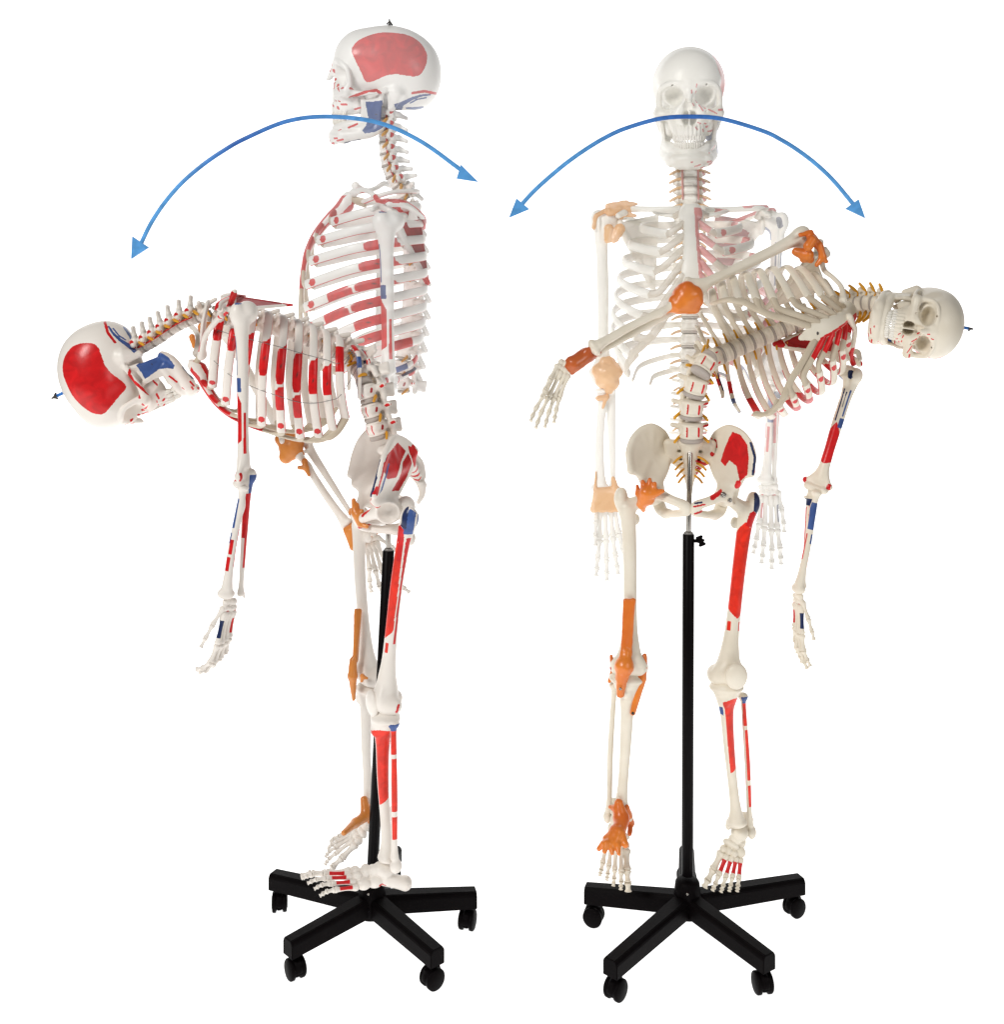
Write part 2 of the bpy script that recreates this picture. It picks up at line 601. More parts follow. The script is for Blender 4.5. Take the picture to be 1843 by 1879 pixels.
def blob(name, prims, mat, parent, k=6, h=1.6, label=None, rs=1.0):
    """organic shape from world-space prims: ('s', p, r) ('c', p, q, rp, rq) ('t', p, q, s, r); p are Vectors"""
    allp = []
    if rs != 1.0:
        prims = [tuple(q * rs if isinstance(q, (int, float)) else q for q in pr) for pr in prims]
    for pr in prims:
        n = {'s': 1, 'c': 2, 't': 3}[pr[0]]
        rr = max(pr[1 + n:])
        for q in pr[1:1 + n]:
            allp += [V3(q) * 1000 - rr, V3(q) * 1000 + rr]
    A = np.array(allp)
    org = A.mean(0)
    F = Field(A.min(0) - org, A.max(0) - org, h)
    for pr in prims:
        kind = pr[0]
        if kind == 's':
            F.ell(V3(pr[1]) * 1000 - org, (pr[2],) * 3, k)
        elif kind == 'c':
            F.cone(V3(pr[1]) * 1000 - org, V3(pr[2]) * 1000 - org, pr[3], pr[4], k)
        else:
            F.tri(V3(pr[1]) * 1000 - org, V3(pr[2]) * 1000 - org, V3(pr[3]) * 1000 - org, pr[4], k)
    V, Q = F.surf()
    # lumpy surface like moulded rubber
    nz = np.sin(V[:, 0] * 0.31 + 1) * np.sin(V[:, 1] * 0.27 + 2) * np.sin(V[:, 2] * 0.35)
    V = V * (1 + 0.02 * nz[:, None])
    me = to_mesh(name, V, Q)
    return part(name, me, mat, parent, Matrix.Translation(Vector(org * 0.001)), label)

# ------------------------------------------------------------------ canonical bones (mm; x = the body's left, y = back, z = up)
def zy(pts):
    """points read off the side view of the upright skull -> (y, z)"""
    return [(a / 5.873 - 155, 120 - b / 5.873) for a, b in pts]

def build_skull():
    F = Field((-76, -120, -74), (76, 102, 96), 1.35)
    F.ell((0, -4, 24), (67, 92, 67), 3)
    F.ell((0, 35, -3), (60, 59, 61), 20)
    F.ell((0, -54, 23), (56, 46, 56), 16)
    F.ell((0, 2, -24), (52, 60, 34), 14)
    for s in (-1, 1):
        F.ell((s * 68, -60, -4), (13, 26, 28), 14, sub=True)
        F.ell((s * 40, -22, -50), (18, 30, 26), 8, sub=True)
    F.ell((0, -72, -40), (38, 29, 28), 10)
    F.ell((0, -74, -58), (31, 29, 13), 6)
    F.cone((0, -94, 20), (0, -113, -11), 9, 4.0, 7)
    for s in (-1, 1):
        F.chain([(0, -96, 20, 8), (s * 22, -94, 24, 6.5), (s * 44, -85, 20, 5.5), (s * 53, -74, 8, 5), (s * 54, -71, -14, 6), (s * 51, -76, -28, 9)], 2)
        F.cone((s * 20, -90, -30), (s * 52, -76, -30), 12, 9, 8)
        F.cone((s * 10, -98, 14), (s * 17, -92, -26), 6, 8, 6)
        F.chain([(s * 52, -70, -32, 7), (s * 58.5, -50, -32, 4.6), (s * 61, -30, -29, 4.2), (s * 59, -8, -26, 5.5)], 4, sq=(1.25, 1, 1))
        F.cone((s * 52, 12, -30), (s * 50, 4, -56), 15, 7, 8)
        F.cone((s * 18, -48, -30), (s * 17, -44, -60), 8, 5, 6)
        F.tri((s * 20, -46, -30), (s * 44, -20, -34), (s * 26, -36, -74), 4, 5)
        F.cone((s * 35, -62, -44), (s * 33, -54, -60), 9, 9, 5)
        F.ell((s * 29.5, -98, 1), (19.5, 30, 17), 5, sub=True)
        F.ell((s * 26, -82, 1), (13, 24, 12), 6, sub=True)
        F.ell((s * 63, -3, -31), (7, 3.5, 3.5), 2, sub=True)
        F.ell((s * 30, -100, -25), (2.2, 8, 2), 1.5, sub=True)
        F.ell((s * 30, -94, 21.5), (2, 8, 1.6), 1.5, sub=True)
        F.ell((s * 54, -44, -66), (9, 26, 12), 3, sub=True)
        for q in range(6):       # tooth root swellings
            a = math.radians(12 + 24 * q)
            F.cone((s * 28 * math.sin(a * 0.62), -76 - 27 * math.cos(a * 0.62), -50), (s * 27 * math.sin(a * 0.62), -76 - 26.5 * math.cos(a * 0.62), -66), 3.0, 3.4, 2)
    F.ell((5.5, -100, -36), (8, 32, 12.5), 3, sub=True)
    F.ell((-5.5, -100, -36), (8, 32, 12.5), 3, sub=True)
    F.ell((0, -110, -22), (6, 18, 13), 3, sub=True)
    F.box((0, -92, -36), (1.2, 12, 14), 0.8, 1)
    F.ell((0, 30, -66), (15, 18, 12), 5, sub=True)
    V, Q = F.surf()
    temp = zy([(520, 470), (540, 400), (620, 330), (760, 275), (900, 258), (1080, 275), (1190, 320), (1260, 385), (1300, 460), (1308, 520), (1290, 600), (1240, 680), (1180, 708), (1080, 700), (980, 690), (880, 705), (800, 740), (720, 772), (660, 765), (620, 680), (560, 560)])
    temp = [tuple(p) for p in crom(temp[-2:] + temp + temp[:2], 5)[10:-10]]
    def paint(V, C):
        L = V[:, 0] > 12
        paint_poly(V, C, temp, (1, 2), V[:, 0] > 25, RED)
        yz = [1, 2]
        paint_line(V, C, zy([(500, 940), (600, 900), (700, 862), (780, 858), (815, 885)]), 2.6, yz, V[:, 0] > 44, RED)
        paint_line(V, C, zy([(1155, 880), (1280, 858), (1400, 878)]), 2.4, yz, L, RED)
        paint_poly(V, C, zy([(960, 1000), (1030, 975), (1150, 920), (1250, 890), (1350, 885), (1350, 900), (1250, 915), (1160, 950), (1060, 1010), (1040, 1060), (980, 1060)]), (1, 2), L, BLUE)
        paint_poly(V, C, zy([(1080, 1030), (1180, 1025), (1280, 1015), (1270, 1040), (1180, 1055), (1090, 1050)]), (1, 2), L, BLUE)
        paint_line(V, C, zy([(1130, 985), (1200, 945), (1300, 925)]), 1.3, yz, L, BLUE)
        paint_line(V, C, zy([(1110, 1085), (1250, 1080), (1340, 1045)]), 1.6, yz, L, BLUE)
        for a, b in (((390, 845), (430, 838)), ((500, 842), (535, 848)), ((400, 1010), (460, 1010)), ((520, 1065), (610, 1040))):
            paint_near(V, C, zy([a, b]), 1.7, yz, V[:, 0] > 26, RED, (0, 1), 9)
        xz = [0, 2]
        fr = V[:, 1] < -62
        for a, b in (((13, 22), (12, 17)), ((12, 10), (11, 4)), ((4, 12), (4, 7)), ((12, -6), (13, -10)), ((17, -14), (24, -24)), ((22, -14), (28, -20)), ((34, -22), (50, -30)), ((15, -44), (20, -46)),
                     ((11, -52), (14, -56)), ((27, -46), (30, -47)), ((24, -56), (25, -60)), ((6, -11), (8, -15))):
            paint_near(V, C, [a, b], 1.25, xz, fr, RED, (1, -1), 5)
        paint_near(V, C, zy([(235, 770), (262, 815)]), 1.8, yz, V[:, 0] > -4, RED, (1, -1), 12)
    return to_mesh('skull', V, Q, paint)

def build_jaw():
    F = Field((-60, -116, -134), (60, 2, -26), 1.35)
    for s in (-1, 1):
        F.tri((s * 51, -16, -40), (s * 48, -46, -46), (s * 46, -20, -98), 3.2, 3)
        F.tri((s * 48, -46, -46), (s * 46, -20, -98), (s * 42, -52, -98), 3.4, 3)
        F.cone((s * 52, -14, -30), (s * 51, -15, -46), 6, 4.5, 4)
        F.tri((s * 49, -18, -50), (s * 46, -22, -92), (s * 33, -24, -72), 3, 4)
        F.cone((s * 46, -50, -34), (s * 47, -46, -52), 3, 5, 4)
        F.chain([(s * 47, -16, -92, 7), (s * 45, -34, -102, 9), (s * 38, -64, -106, 11), (s * 28, -86, -108, 12), (s * 14, -97, -109, 12.5), (0, -99, -109, 12.5)], 5)
        F.tri((s * 46, -36, -88), (s * 38, -64, -104), (s * 34, -66, -84), 7, 4)
        F.chain([(s * 45, -38, -82, 7), (s * 38, -58, -86, 9), (s * 28, -82, -91, 9), (s * 12, -95, -95, 8), (0, -97, -95, 8)], 2)
        F.ell((s * 14, -100, -119), (14, 8, 7), 6)
        F.ell((s * 30, -84, -110), (12, 14, 12), 8)
        F.ell((s * 27, -94, -107), (2, 8, 2), 1, sub=True)
    F.ell((0, -103, -118), (10, 8, 8), 5)
    V, Q = F.surf()
    mas = zy([(660, 975), (740, 975), (835, 960), (848, 1020), (850, 1200), (845, 1245), (760, 1290), (650, 1308), (625, 1280), (660, 1230), (690, 1150), (670, 1050)])
    def paint(V, C):
        paint_poly(V, C, mas, (1, 2), V[:, 0] > 30, BLUE)
        yz = [1, 2]
        L = V[:, 0] > 5
        for a, b in (((300, 1370), (355, 1365)), ((355, 1392), (415, 1376)), ((480, 1250), (570, 1212))):
            paint_near(V, C, zy([a, b]), 1.8, yz, L, RED, (0, 1), 9)
        paint_line(V, C, zy([(440, 1418), (595, 1380)]), 2.2, yz, L, NAVY)
        paint_line(V, C, zy([(768, 1108), (775, 1108)]), 1.0, yz, V[:, 0] > 30, DARK)
        for a, b in (((3, -112), (6, -112)), ((10, -120), (20, -117)), ((21, -123), (29, -121)), ((40, -88), (36, -98))):
            paint_near(V, C, [a, b], 1.3, [0, 2], V[:, 1] < -60, RED, (1, -1), 6)
    return to_mesh('jaw', V, Q, paint)

def build_teeth(lower):
    z0, z1 = (-76.5, -90) if lower else (-64, -77)
    F = Field((-34, -112, min(z0, z1) - 3), (34, -36, max(z0, z1) + 3), 0.8)
    s0 = 0.95 if lower else 1.0
    for s in (-1, 1):
        t = 0.5
        for q in range(7):
            w = [4.4, 3.9, 4.2, 4.2, 4.4, 6.4, 6.4][q] * (0.82 if lower and q < 2 else 1)
            ang = (t + w * 0.5) / 26.0
            if ang < 1.35:
                x, y = 27 * s0 * math.sin(ang), -76 - 27 * s0 * math.cos(ang)
            else:
                x, y = 27 * s0, -76 - 27 * s0 * math.cos(1.35) + (ang - 1.35) * 26
            d = 3.2 if q < 3 else 4.2
            F.ell((s * x, y, (z0 + z1) / 2), (w * 0.60 if q < 3 else w * 0.58, d, abs(z1 - z0) * 0.56), 0.3)
            t += w * 1.13
    V, Q = F.surf()
    return to_mesh('teeth', V, Q)

def build_vertebra(kind):
    if kind == 'lumbar':
        F = Field((-36, -20, -24), (36, 58, 22), 1.4)
        F.cone((0, 0, -9), (0, 0, 9), 3, 3, 0)
        F.box((0, 0, 0), (21, 15, 11.5), 11, 1)
        for z in (-10, 10):
            F.ell((0, 0, z), (22.5, 16.5, 4), 3)
        F.tri((0, 24, 4), (0, 54, 2), (0, 50, -14), 4, 4)
        F.tri((0, 24, 4), (0, 26, -10), (0, 50, -14), 4, 4)
        for s in (-1, 1):
            F.cone((s * 12, 10, 4), (s * 15, 24, 0), 6, 6, 4)
            F.cone((s * 14, 20, 2), (s * 33, 26, 4), 4, 4, 4)
            F.cone((s * 14, 26, 14), (s * 12, 28, -16), 6, 6, 4)
            F.cone((s * 14, 24, 0), (0, 28, 0), 5, 5, 4)
        F.ell((0, 17, 0), (8, 5, 40), 3, sub=True)
    elif kind == 'thoracic':
        F = Field((-32, -15, -34), (32, 46, 18), 1.4)
        F.box((0, 0, 0), (14, 12.5, 10), 9, 1)
        for z in (-9, 9):
            F.ell((0, 0, z), (15, 13.5, 3.4), 3)
        F.cone((0, 20, 0), (0, 35, -24), 5.5, 4.5, 4, sq=(1.4, 1, 1))
        for s in (-1, 1):
            F.cone((s * 9, 10, 4), (s * 12, 20, 2), 5, 5, 4)
            F.cone((s * 12, 18, 2), (s * 27, 28, 4), 4.5, 4.5, 4)
            F.cone((s * 10, 20, 10), (s * 9, 21, -12), 4.5, 4.5, 4)
            F.cone((s * 12, 19, 0), (0, 22, 0), 4.5, 4.5, 4)
    else:
        F = Field((-26, -12, -16), (26, 40, 12), 1.2)
        F.box((0, 0, 0), (11.5, 8.5, 6.5), 6, 1)
        for z in (-6, 6):
            F.ell((0, 0, z), (12.5, 9.5, 2.2), 2)
        for s in (-1, 1):
            F.cone((s * 8, 4, 1), (s * 22, 6, -1), 4, 4.5, 3)
            F.cone((s * 16, 9, 5), (s * 17, 12, -5), 5, 5, 4)
            F.cone((s * 16, 12, 0), (0, 20, -2), 3.8, 3.8, 3)
            F.cone((0, 20, -2), (s * 3.5, 32, -7), 3.4, 2.8, 3)
            F.ell((s * 16, 4, 0), (2.4, 2.4, 12), 1, sub=True)
    V, Q = F.surf()
    def paint(V, C):
        if kind == 'lumbar':
            for s in (-1, 1):
                paint_line(V, C, [(s * 11, -7), (s * 11, 7)], 1.7, [0, 2], V[:, 1] < -5, RED)
            paint_line(V, C, [(27, 2), (34, 3)], 2.4, [0, 2], V[:, 1] < 30, RED)
            paint_line(V, C, [(2, -2), (4, 2)], 2.6, [1, 2], V[:, 0] > 14, DRED)
        if kind == 'cervical':
            paint_line(V, C, [(21, 2), (23, -2)], 1.8, [0, 2], V[:, 1] < 20, RED)
    return to_mesh('vertebra', V, Q, paint)

def build_disc():
    pr = [(0.02, -1), (0.7, -1), (0.95, -0.75), (1.03, 0), (0.95, 0.75), (0.7, 1), (0.02, 1)]
    return lathe(pr, 28, 'disc', mm=False)

def build_nerve(s):
    return sweep([(s * 8, 8, -9), (s * 17, 9, -11), (s * 25, 5, -14), (s * 32, -1, -19)], [3.0, 3.3, 2.9, 2.4], [3.0, 3.3, 2.9, 2.4], n=4, seg=8, name='nerve_root')

# rib cage -------------------------------------------------------------
def TH(i):            # thoracic body centre, i from 0
    return V3((0, 16 * math.sin(math.pi * i / 11.0), -27.5 * i))
RW = [58, 84, 103, 114, 122, 128, 132, 134, 131, 124, 104, 74]
RA = [70, 128, 154, 167, 174, 176, 177, 166, 146, 116, 66, 24]
RD = [20, 28, 33, 40, 52, 62, 70, 74, 68, 56, 44, 26]
RC = [.48, .48, .50, .53, .57, .63, .69, .75, .81, .85, .96, .95]
def stern(i):         # where cartilage i (from 0) meets the sternum
    t = i / 6.0
    return V3((13, -92 - 90 * (1 - max(0.0, 1 - t) ** 2.3), -14 - 138 * t))
def rib_pts(i):
    t = TH(i)
    W, A, Dp, cx = RW[i], RA[i], RD[i], RC[i]
    if i < 10:
        return [(12, t[1] + 8, t[2] + 2), (0.34 * W, t[1] + 27, t[2] - 1), (0.70 * W, t[1] + 22, t[2] - 0.10 * Dp), (0.95 * W, t[1] - 0.16 * A, t[2] - 0.26 * Dp),
                (1.0 * W, -0.47 * A, t[2] - 0.50 * Dp), ((0.56 + cx * 0.42) * W, -0.78 * A, t[2] - 0.80 * Dp), (cx * W, -A * (1.02 - 0.08 * cx), t[2] - Dp)]
    return [(12, t[1] + 8, t[2]), (0.45 * W, t[1] + 24, t[2] - 0.15 * Dp), (0.85 * W, t[1] + 4, t[2] - 0.5 * Dp), (cx * W, -A, t[2] - Dp)]

def build_rib(i, left):
    n = 12
    K = rib_pts(i)
    tall = [4.8, 6.6, 7.8, 8.2, 8.2, 8.2, 8.6][:len(K)]
    thick = [4.6, 4.6, 4.4, 4.0, 3.8, 3.8, 4.0][:len(K)]
    if i == 0:
        tall = [4, 4, 4, 4, 4, 4, 4]
        thick = [4, 6, 7.5, 8, 8, 8, 7]
    if i >= 10:
        tall = [4, 5, 5, 3.5]
        thick = [3, 3, 3, 2.4]
    def paint(V, C, U, W):
        low = np.abs(((W - math.pi + math.pi) % (2 * math.pi)) - math.pi) < 0.62 if False else (np.cos(W) < -0.86)
        C[low & (U > 0.28)] = RED
        if 1 <= i <= 8:
            out = np.ones(len(V), bool)
            a = 0.44 + 0.012 * i
            w = 0.155 if i > 2 else 0.12
            sl = 0.02 * np.cos(W)
            cw = np.abs(np.cos(W))
            def pod(u0, u1, r=0.025):
                e = np.minimum((U - u0) / r, (u1 - U) / r)
                return (e > 0) & (cw < 0.62 + 0.36 * np.clip(e, 0, 1) ** 0.5)
            C[pod(a, a + w) | ((U > a + sl) & (U < a + w * 0.6))] = RED
            if i in (5, 6):
                C[pod(a + w + 0.018, a + w + 0.15) & (U > a + w + 0.018 + sl)] = RED
            if i <= 7:
                q = ((U - 0.925) / 0.035) ** 2 + (np.cos(W) / 0.72) ** 2
                C[(q < 1)] = RED
            C[(np.abs(U - a - w * 0.55) < 0.006) & (np.abs(np.cos(W)) < 0.2)] = DARK
        if i >= 9:
            C[(U > 0.40) & (U < 0.56)] = RED
        if i == 10:
            C[(U > 0.66) & (U < 0.76)] = BLUE
            C[(np.abs(np.sin(W)) < 0.35) & (U > 0.6)] = BLUE
        if i == 11:
            C[(np.cos(W) > 0.3) & (U > 0.3) & (U < 0.7)] = NAVY
    return sweep(K, tall, thick, n=n, seg=20, paint=paint if left else None, name='rib', mirror=not left)

def cart_pts(i):
    e = V3(rib_pts(i)[-1])
    if i < 7:
        s = stern(i)
        m = (e + s) / 2
        if i == 0:
            return [e, m, s]
        sag = [0, 2, 2, 4, 12, 20, 26][i]
        return [e, e * 0.70 + s * 0.30 + V3((0, -5, -sag)), e * 0.34 + s * 0.66 + V3((0, -5, -sag * 0.55)), s]
    q = V3(cart_pts(6)[1]) if i == 7 else V3(cart_pts(i - 1)[1])
    q = q + V3((4, 2, -5))
    m = (e + q) / 2 + V3((2, -4, -3))
    return [e, m, q, q * 0.75 + V3(cart_pts(6)[2]) * 0.25 + V3((2, 2, -4))]

def build_cart(i, left):
    def paint(V, C, U, W):
        if 1 <= i <= 5:
            C[(U > 0.35 + 0.05 * i) & (np.sin(W) * 0 + np.cos(W) > -0.75)] = RED
    return sweep(cart_pts(i), ([7.6, 7.2, 6.6, 6.4] if i >= 5 else [6.8, 6.2, 6, 6.4]) if i else [6, 6, 6], [4, 4, 4, 4] if i else [5, 5, 5], n=8, seg=16, paint=paint if left else None, name='costal_cartilage', mirror=not left)

def build_sternum():
    F = Field((-36, -200, -190), (36, -76, 4), 1.5)
    pts = []
    for t, w in ((0.0, 19), (0.08, 21), (0.17, 14), (0.28, 13), (0.5, 14), (0.75, 17), (0.95, 17), (1.06, 11), (1.2, 5)):
        q = stern(6 * max(t, 0.0))
        pts.append((0, q[1] * 2.6, q[2] - 138 * min(t, 0), w))
    V0 = [(0, p[1] / 2.6, p[2], p[3]) for p in pts]
    F.chain(V0, 2, sq=(1, 4.0, 1.0))
    F.ell((0, -92, 3), (9, 9, 6), 4, sub=True)
    V, Q = F.surf()
    def paint(V, C):
        paint_poly(V, C, [(5, -8), (40, -8), (40, -140), (12, -140), (9, -100), (6, -50)], (0, 2), (V[:, 1] < -60) & (NRM[0][:, 0] < 0.8), RED)
        paint_line(V, C, [(3, -142), (3.1, -143)], 2.6, [0, 2], V[:, 1] < -160, DARK)
    return to_mesh('sternum', V, Q, paint)

def build_scapula(left):
    # origin at the shoulder joint; blade runs medially/back and down
    F = Field((-112, -40, -130), (24, 70, 36), 1.6)
    gl, sup, inf, lat = (-10, 6, 0), (-82, 44, 18), (-78, 62, -118), (-14, 8, -14)
    F.tri(gl, sup, inf, 2.2, 3)
    F.tri(gl, inf, lat, 2.2, 3)
    F.cone(lat, inf, 6.5, 5, 4)
    F.cone(sup, inf, 3.4, 4, 3)
    F.cone(gl, sup, 5, 3, 3)
    F.ell((-7, 4, -2), (7, 13, 18), 5)
    F.chain([(-94, 54, -14, 4), (-60, 56, 2, 5), (-24, 40, 16, 6), (2, 22, 24, 7), (12, 0, 24, 7.5)], 4)
    F.tri((-90, 52, -14), (-20, 36, 14), (-50, 30, -2), 3, 3)
    F.chain([(-16, -2, 14, 6), (-14, -22, 20, 6), (-2, -32, 14, 5.5)], 4)
    V, Q = F.surf()
    def paint(V, C):
        paint_poly(V, C, [(-26, -14), (-84, -6), (-76, -98), (-66, -98)], (0, 2), V[:, 1] > 12, DRED)
        paint_poly(V, C, [(-84, 16), (-90, -6), (-30, 12), (-30, 20)], (0, 2), V[:, 1] > 10, DRED)
        paint_line(V, C, [(-94, -16), (-60, 4), (-24, 20), (2, 30), (16, 28)], 4, [0, 2], V[:, 1] > -10, RED)
        paint_line(V, C, [(-76, -108), (-78, -122)], 9, [0, 2], V[:, 1] > 30, RED)
        paint_poly(V, C, [(-30, -10), (-76, 8), (-74, -90), (-40, -40)], (0, 2), V[:, 1] < 70, DRED)
    return to_mesh('shoulder_blade', V, Q, paint if left else None, not left)

def build_clavicle(left):
    F = Field((-16, -20, -4), (16, 20, 144), 1.5)
    F.chain([(0, 0, 4, 9), (0, -4, 16, 7), (0, -9, 45, 5.5), (0, -2, 80, 5.2), (0, 8, 110, 6), (0, 5, 138, 6)], 4)
    V, Q = F.surf()
    def paint(V, C):
        paint_line(V, C, [(2, 14), (-4, 60)], 3.5, [0, 2], V[:, 1] < -2, RED)
        paint_line(V, C, [(4, 92), (4, 138)], 4, [0, 2], V[:, 1] < 12, RED)
    return to_mesh('collarbone', V, Q, paint if left else None, not left)

def ang_of(V, x0=0, y0=0):
    return np.degrees(np.arctan2(V[:, 0] - x0, -(V[:, 1] - y0)))

def build_humerus(left):
    F = Field((-36, -22, -4), (32, 26, 324), 1.6)
    F.ell((-9, 5, 302), (21, 20, 20), 4)
    F.ell((9, -5, 300), (13, 14, 19), 5)
    F.chain([(2, 0, 290, 16), (2, 0, 262, 12), (1, 0, 230, 10.5), (0, 0, 170, 10.5), (0, 0, 110, 9.5), (0, 0, 60, 10.5), (0, 0, 40, 11)], 6)
    F.tri((0, 0, 60), (-23, 0, 22), (20, 0, 22), 6, 8)
    F.cone((-17, -2, 10), (4, -2, 10), 10, 8, 3)
    F.ell((13, -4, 10), (9, 10, 9), 3)
    F.ell((-27, 2, 22), (7, 6, 8), 4)
    F.ell((20, 1, 22), (6, 6, 8), 4)
    F.ell((0, 8, 26), (8, 5, 8), 3, sub=True)
    F.cone((4, -16, 318), (3, -13, 260), 2.5, 2.0, 3, sub=True)
    V, Q = F.surf()
    def paint(V, C):
        a = ang_of(V)
        z = V[:, 2]
        C[(z > 72 + 0.10 * np.abs(a)) & (z < 178 - 0.35 * np.abs(a - 10)) & (a > -100) & (a < 105)] = RED
        C[(z > 60) & (z < 130) & (a > 120) & (a < 150)] = RED
        C[(z > 165) & (z < 190) & (a > 30) & (a < 100)] = BLUE
        C[(z > 195) & (z < 262) & (np.abs(a - 48) < 9)] = BLUE
        C[(z > 180) & (z < 262) & (np.abs(a + 12) < 8)] = NAVY
        C[(z > 215) & (z < 255) & (np.abs(a - 18) < 6)] = NAVY
        paint_line(V, C, [(3, 292), (1, 304)], 5, [0, 2], V[:, 1] < -8, NAVY)
        paint_line(V, C, [(-4, 318), (2, 319)], 3.0, [1, 2], V[:, 0] > 6, BLUE)
        paint_line(V, C, [(-2, 268), (-3, 290)], 3, [1, 2], V[:, 0] < -8, BLUE)
        paint_line(V, C, [(-30, 24), (-30, 18)], 6, [0, 2], V[:, 1] < 20, RED)
        paint_line(V, C, [(21, 26), (21, 18)], 3.5, [0, 2], V[:, 1] < 20, RED)
        paint_line(V, C, [(18, 52), (22, 38)], 3, [0, 2], V[:, 1] < 20, RED)
    return to_mesh('humerus', V, Q, paint if left else None, not left)

def build_radius(left):
    F = Field((-18, -14, -4), (20, 14, 244), 1.4)
    F.ell((0, 0, 234), (11, 11, 6), 2)
    F.chain([(0, 0, 230, 8), (-1, 0, 215, 6.5), (-2, 0, 196, 8), (0, 0, 170, 7), (2, 0, 110, 7.3), (1, 0, 50, 8), (0, 0, 26, 10)], 4)
    F.ell((0, 0, 12), (16, 10, 12), 6)
    V, Q = F.surf()
    def paint(V, C):
        a, z = ang_of(V), V[:, 2]
        C[(z > 150) & (z < 212) & (a > -40) & (a < 140)] = BLUE
        C[(z > 118) & (z < 140) & (a > 60) & (a < 120)] = BLUE
        C[(z > 70) & (z < 108) & (a < -70) & (a > -150)] = RED
        C[(z > 112) & (z < 148) & (a < -60) & (a > -150)] = RED
        C[(z > 80) & (z < 140) & (np.abs(a + 18) < 22)] = RED
        C[(z > 96) & (z < 126) & (a > 112) & (a < 160)] = RED
        C[(z > 60) & (z < 90) & (a > 100) & (a < 150)] = RED
    return to_mesh('radius', V, Q, paint if left else None, not left)

def build_ulna(left):
    F = Field((-16, -20, -4), (16, 20, 262), 1.4)
    F.ell((0, 6, 244), (10, 11, 15), 4)
    F.cone((0, -4, 224), (0, -12, 224), 7, 5, 4)
    F.chain([(0, 2, 236, 10), (0, 0, 205, 8.5), (0, 0, 150, 7), (0, 0, 80, 5.5), (0, 0, 30, 4.6), (0, 0, 14, 6)], 4)
    F.ell((0, 0, 8), (7.5, 7, 7), 3)
    F.cone((-3, 5, 8), (-4, 7, -2), 3, 2, 2)
    F.ell((0, -9, 236), (12, 8, 9), 3, sub=True)
    V, Q = F.surf()
    def paint(V, C):
        a, z = ang_of(V), V[:, 2]
        C[(z > 196) & (z < 248) & (np.abs(a) > 110)] = BLUE
        C[(z > 120) & (z < 210) & (a > 40) & (a < 160)] = RED
        C[(z > 60) & (z < 125) & (a > 95) & (a < 150)] = RED
        C[(z > 100) & (z < 200) & (a > -120) & (a < 5)] = RED
        C[(z > 205) & (z < 222) & (np.abs(a) < 80)] = NAVY
    return to_mesh('ulna', V, Q, paint if left else None, not left)

def build_femur(left):
    F = Field((-54, -32, -6), (44, 40, 404), 1.7)
    F.ell((-20, 8, 17), (17, 27, 19), 5)
    F.ell((20, 8, 17), (15, 26, 19), 5)
    F.ell((1, -9, 26), (31, 16, 24), 7)
    F.chain([(0, 0, 34, 24), (0, -2, 62, 18.5), (1, -3, 100, 14), (3, -5, 160, 12.4), (6, -6, 240, 12.6), (11, -3, 315, 14), (15, 0, 345, 17)], 9)
    F.ell((26, 4, 366), (13, 17, 24), 6)
    F.ell((-4, 13, 322), (8, 8, 12), 6)
    F.cone((10, 0, 352), (-20, -4, 370), 15, 11.5, 6)
    F.ell((-31, -6, 375), (20, 20, 20), 2)
    F.ell((0, 20, 8), (7, 20, 16), 5, sub=True)
    F.ell((26, 12, 384), (5, 8, 8), 4, sub=True)
    V, Q = F.surf()
    def paint(V, C):
        z = V[:, 2]
        a = ang_of(V, V[:, 2] * 0.03)
        C[(z > 136 + 0.25 * np.abs(a - 10)) & (z < 330 - 0.35 * np.abs(a)) & (a > -72) & (a < 78)] = RED2
        C[(z > 128) & (z < 330) & (a > 94) & (a < 135)] = RED
        C[(z > 285) & (z < 338) & (a > 40) & (a < 78)] = RED
        C[(z > 112) & (z < 130) & ((np.abs(a - 40) < 14) | (np.abs(a + 40) < 14))] = RED2
        paint_poly(V, C, [(-8, 338), (13, 338), (14, 380), (2, 386), (-10, 372)], (1, 2), V[:, 0] > 20, BLUE)
        paint_poly(V, C, [(17, 336), (30, 346), (26, 386), (18, 382)], (1, 2), V[:, 0] > 8, BLUE)
        paint_poly(V, C, [(24, 352), (40, 345), (44, 376), (34, 392), (24, 386)], (0, 2), V[:, 1] < -2, NAVY)
        paint_poly(V, C, [(10, 322), (30, 318), (40, 340), (24, 352), (16, 348)], (0, 2), V[:, 1] < -6, RED)
        paint_line(V, C, [(26, 22), (24, 10)], 2.6, [1, 2], V[:, 0] > 20, RED)
    return to_mesh('femur', V, Q, paint if left else None, not left)

def build_tibia(left):
    F = Field((-40, -32, -12), (40, 28, 366), 1.6)
    F.ell((-15, 2, 350), (21, 22, 11), 5)
    F.ell((15, 2, 350), (20, 21, 11), 5)
    F.chain([(0, 1, 346, 28), (-1, -2, 322, 20.5), (-2, -4, 285, 13.5), (-2, -5, 200, 11), (-1, -2, 100, 9.6), (0, 0, 45, 11.5), (0, 0, 14, 17)], 8)
    F.ell((2, -19, 322), (9, 8, 14), 5)
    F.ell((0, 0, 10), (21, 16, 10), 6)
    F.ell((-17, -1, -1), (6, 10, 11), 4)
    V, Q = F.surf()
    def paint(V, C):
        z = V[:, 2]
        a = ang_of(V, -1, -2)
        C[(z > 138 + 0.15 * a) & (z < 330 - 0.1 * np.abs(a - 60)) & (a > 4) & (a < 128)] = RED2
        C[(z > 180) & (z < 300) & (a > 138) & (a < 175)] = RED
        paint_poly(V, C, [(-14, 306), (-3, 308), (-4, 286), (-14, 288)], (0, 2), V[:, 1] < 6, BLUE)
    return to_mesh('tibia', V, Q, paint if left else None, not left)

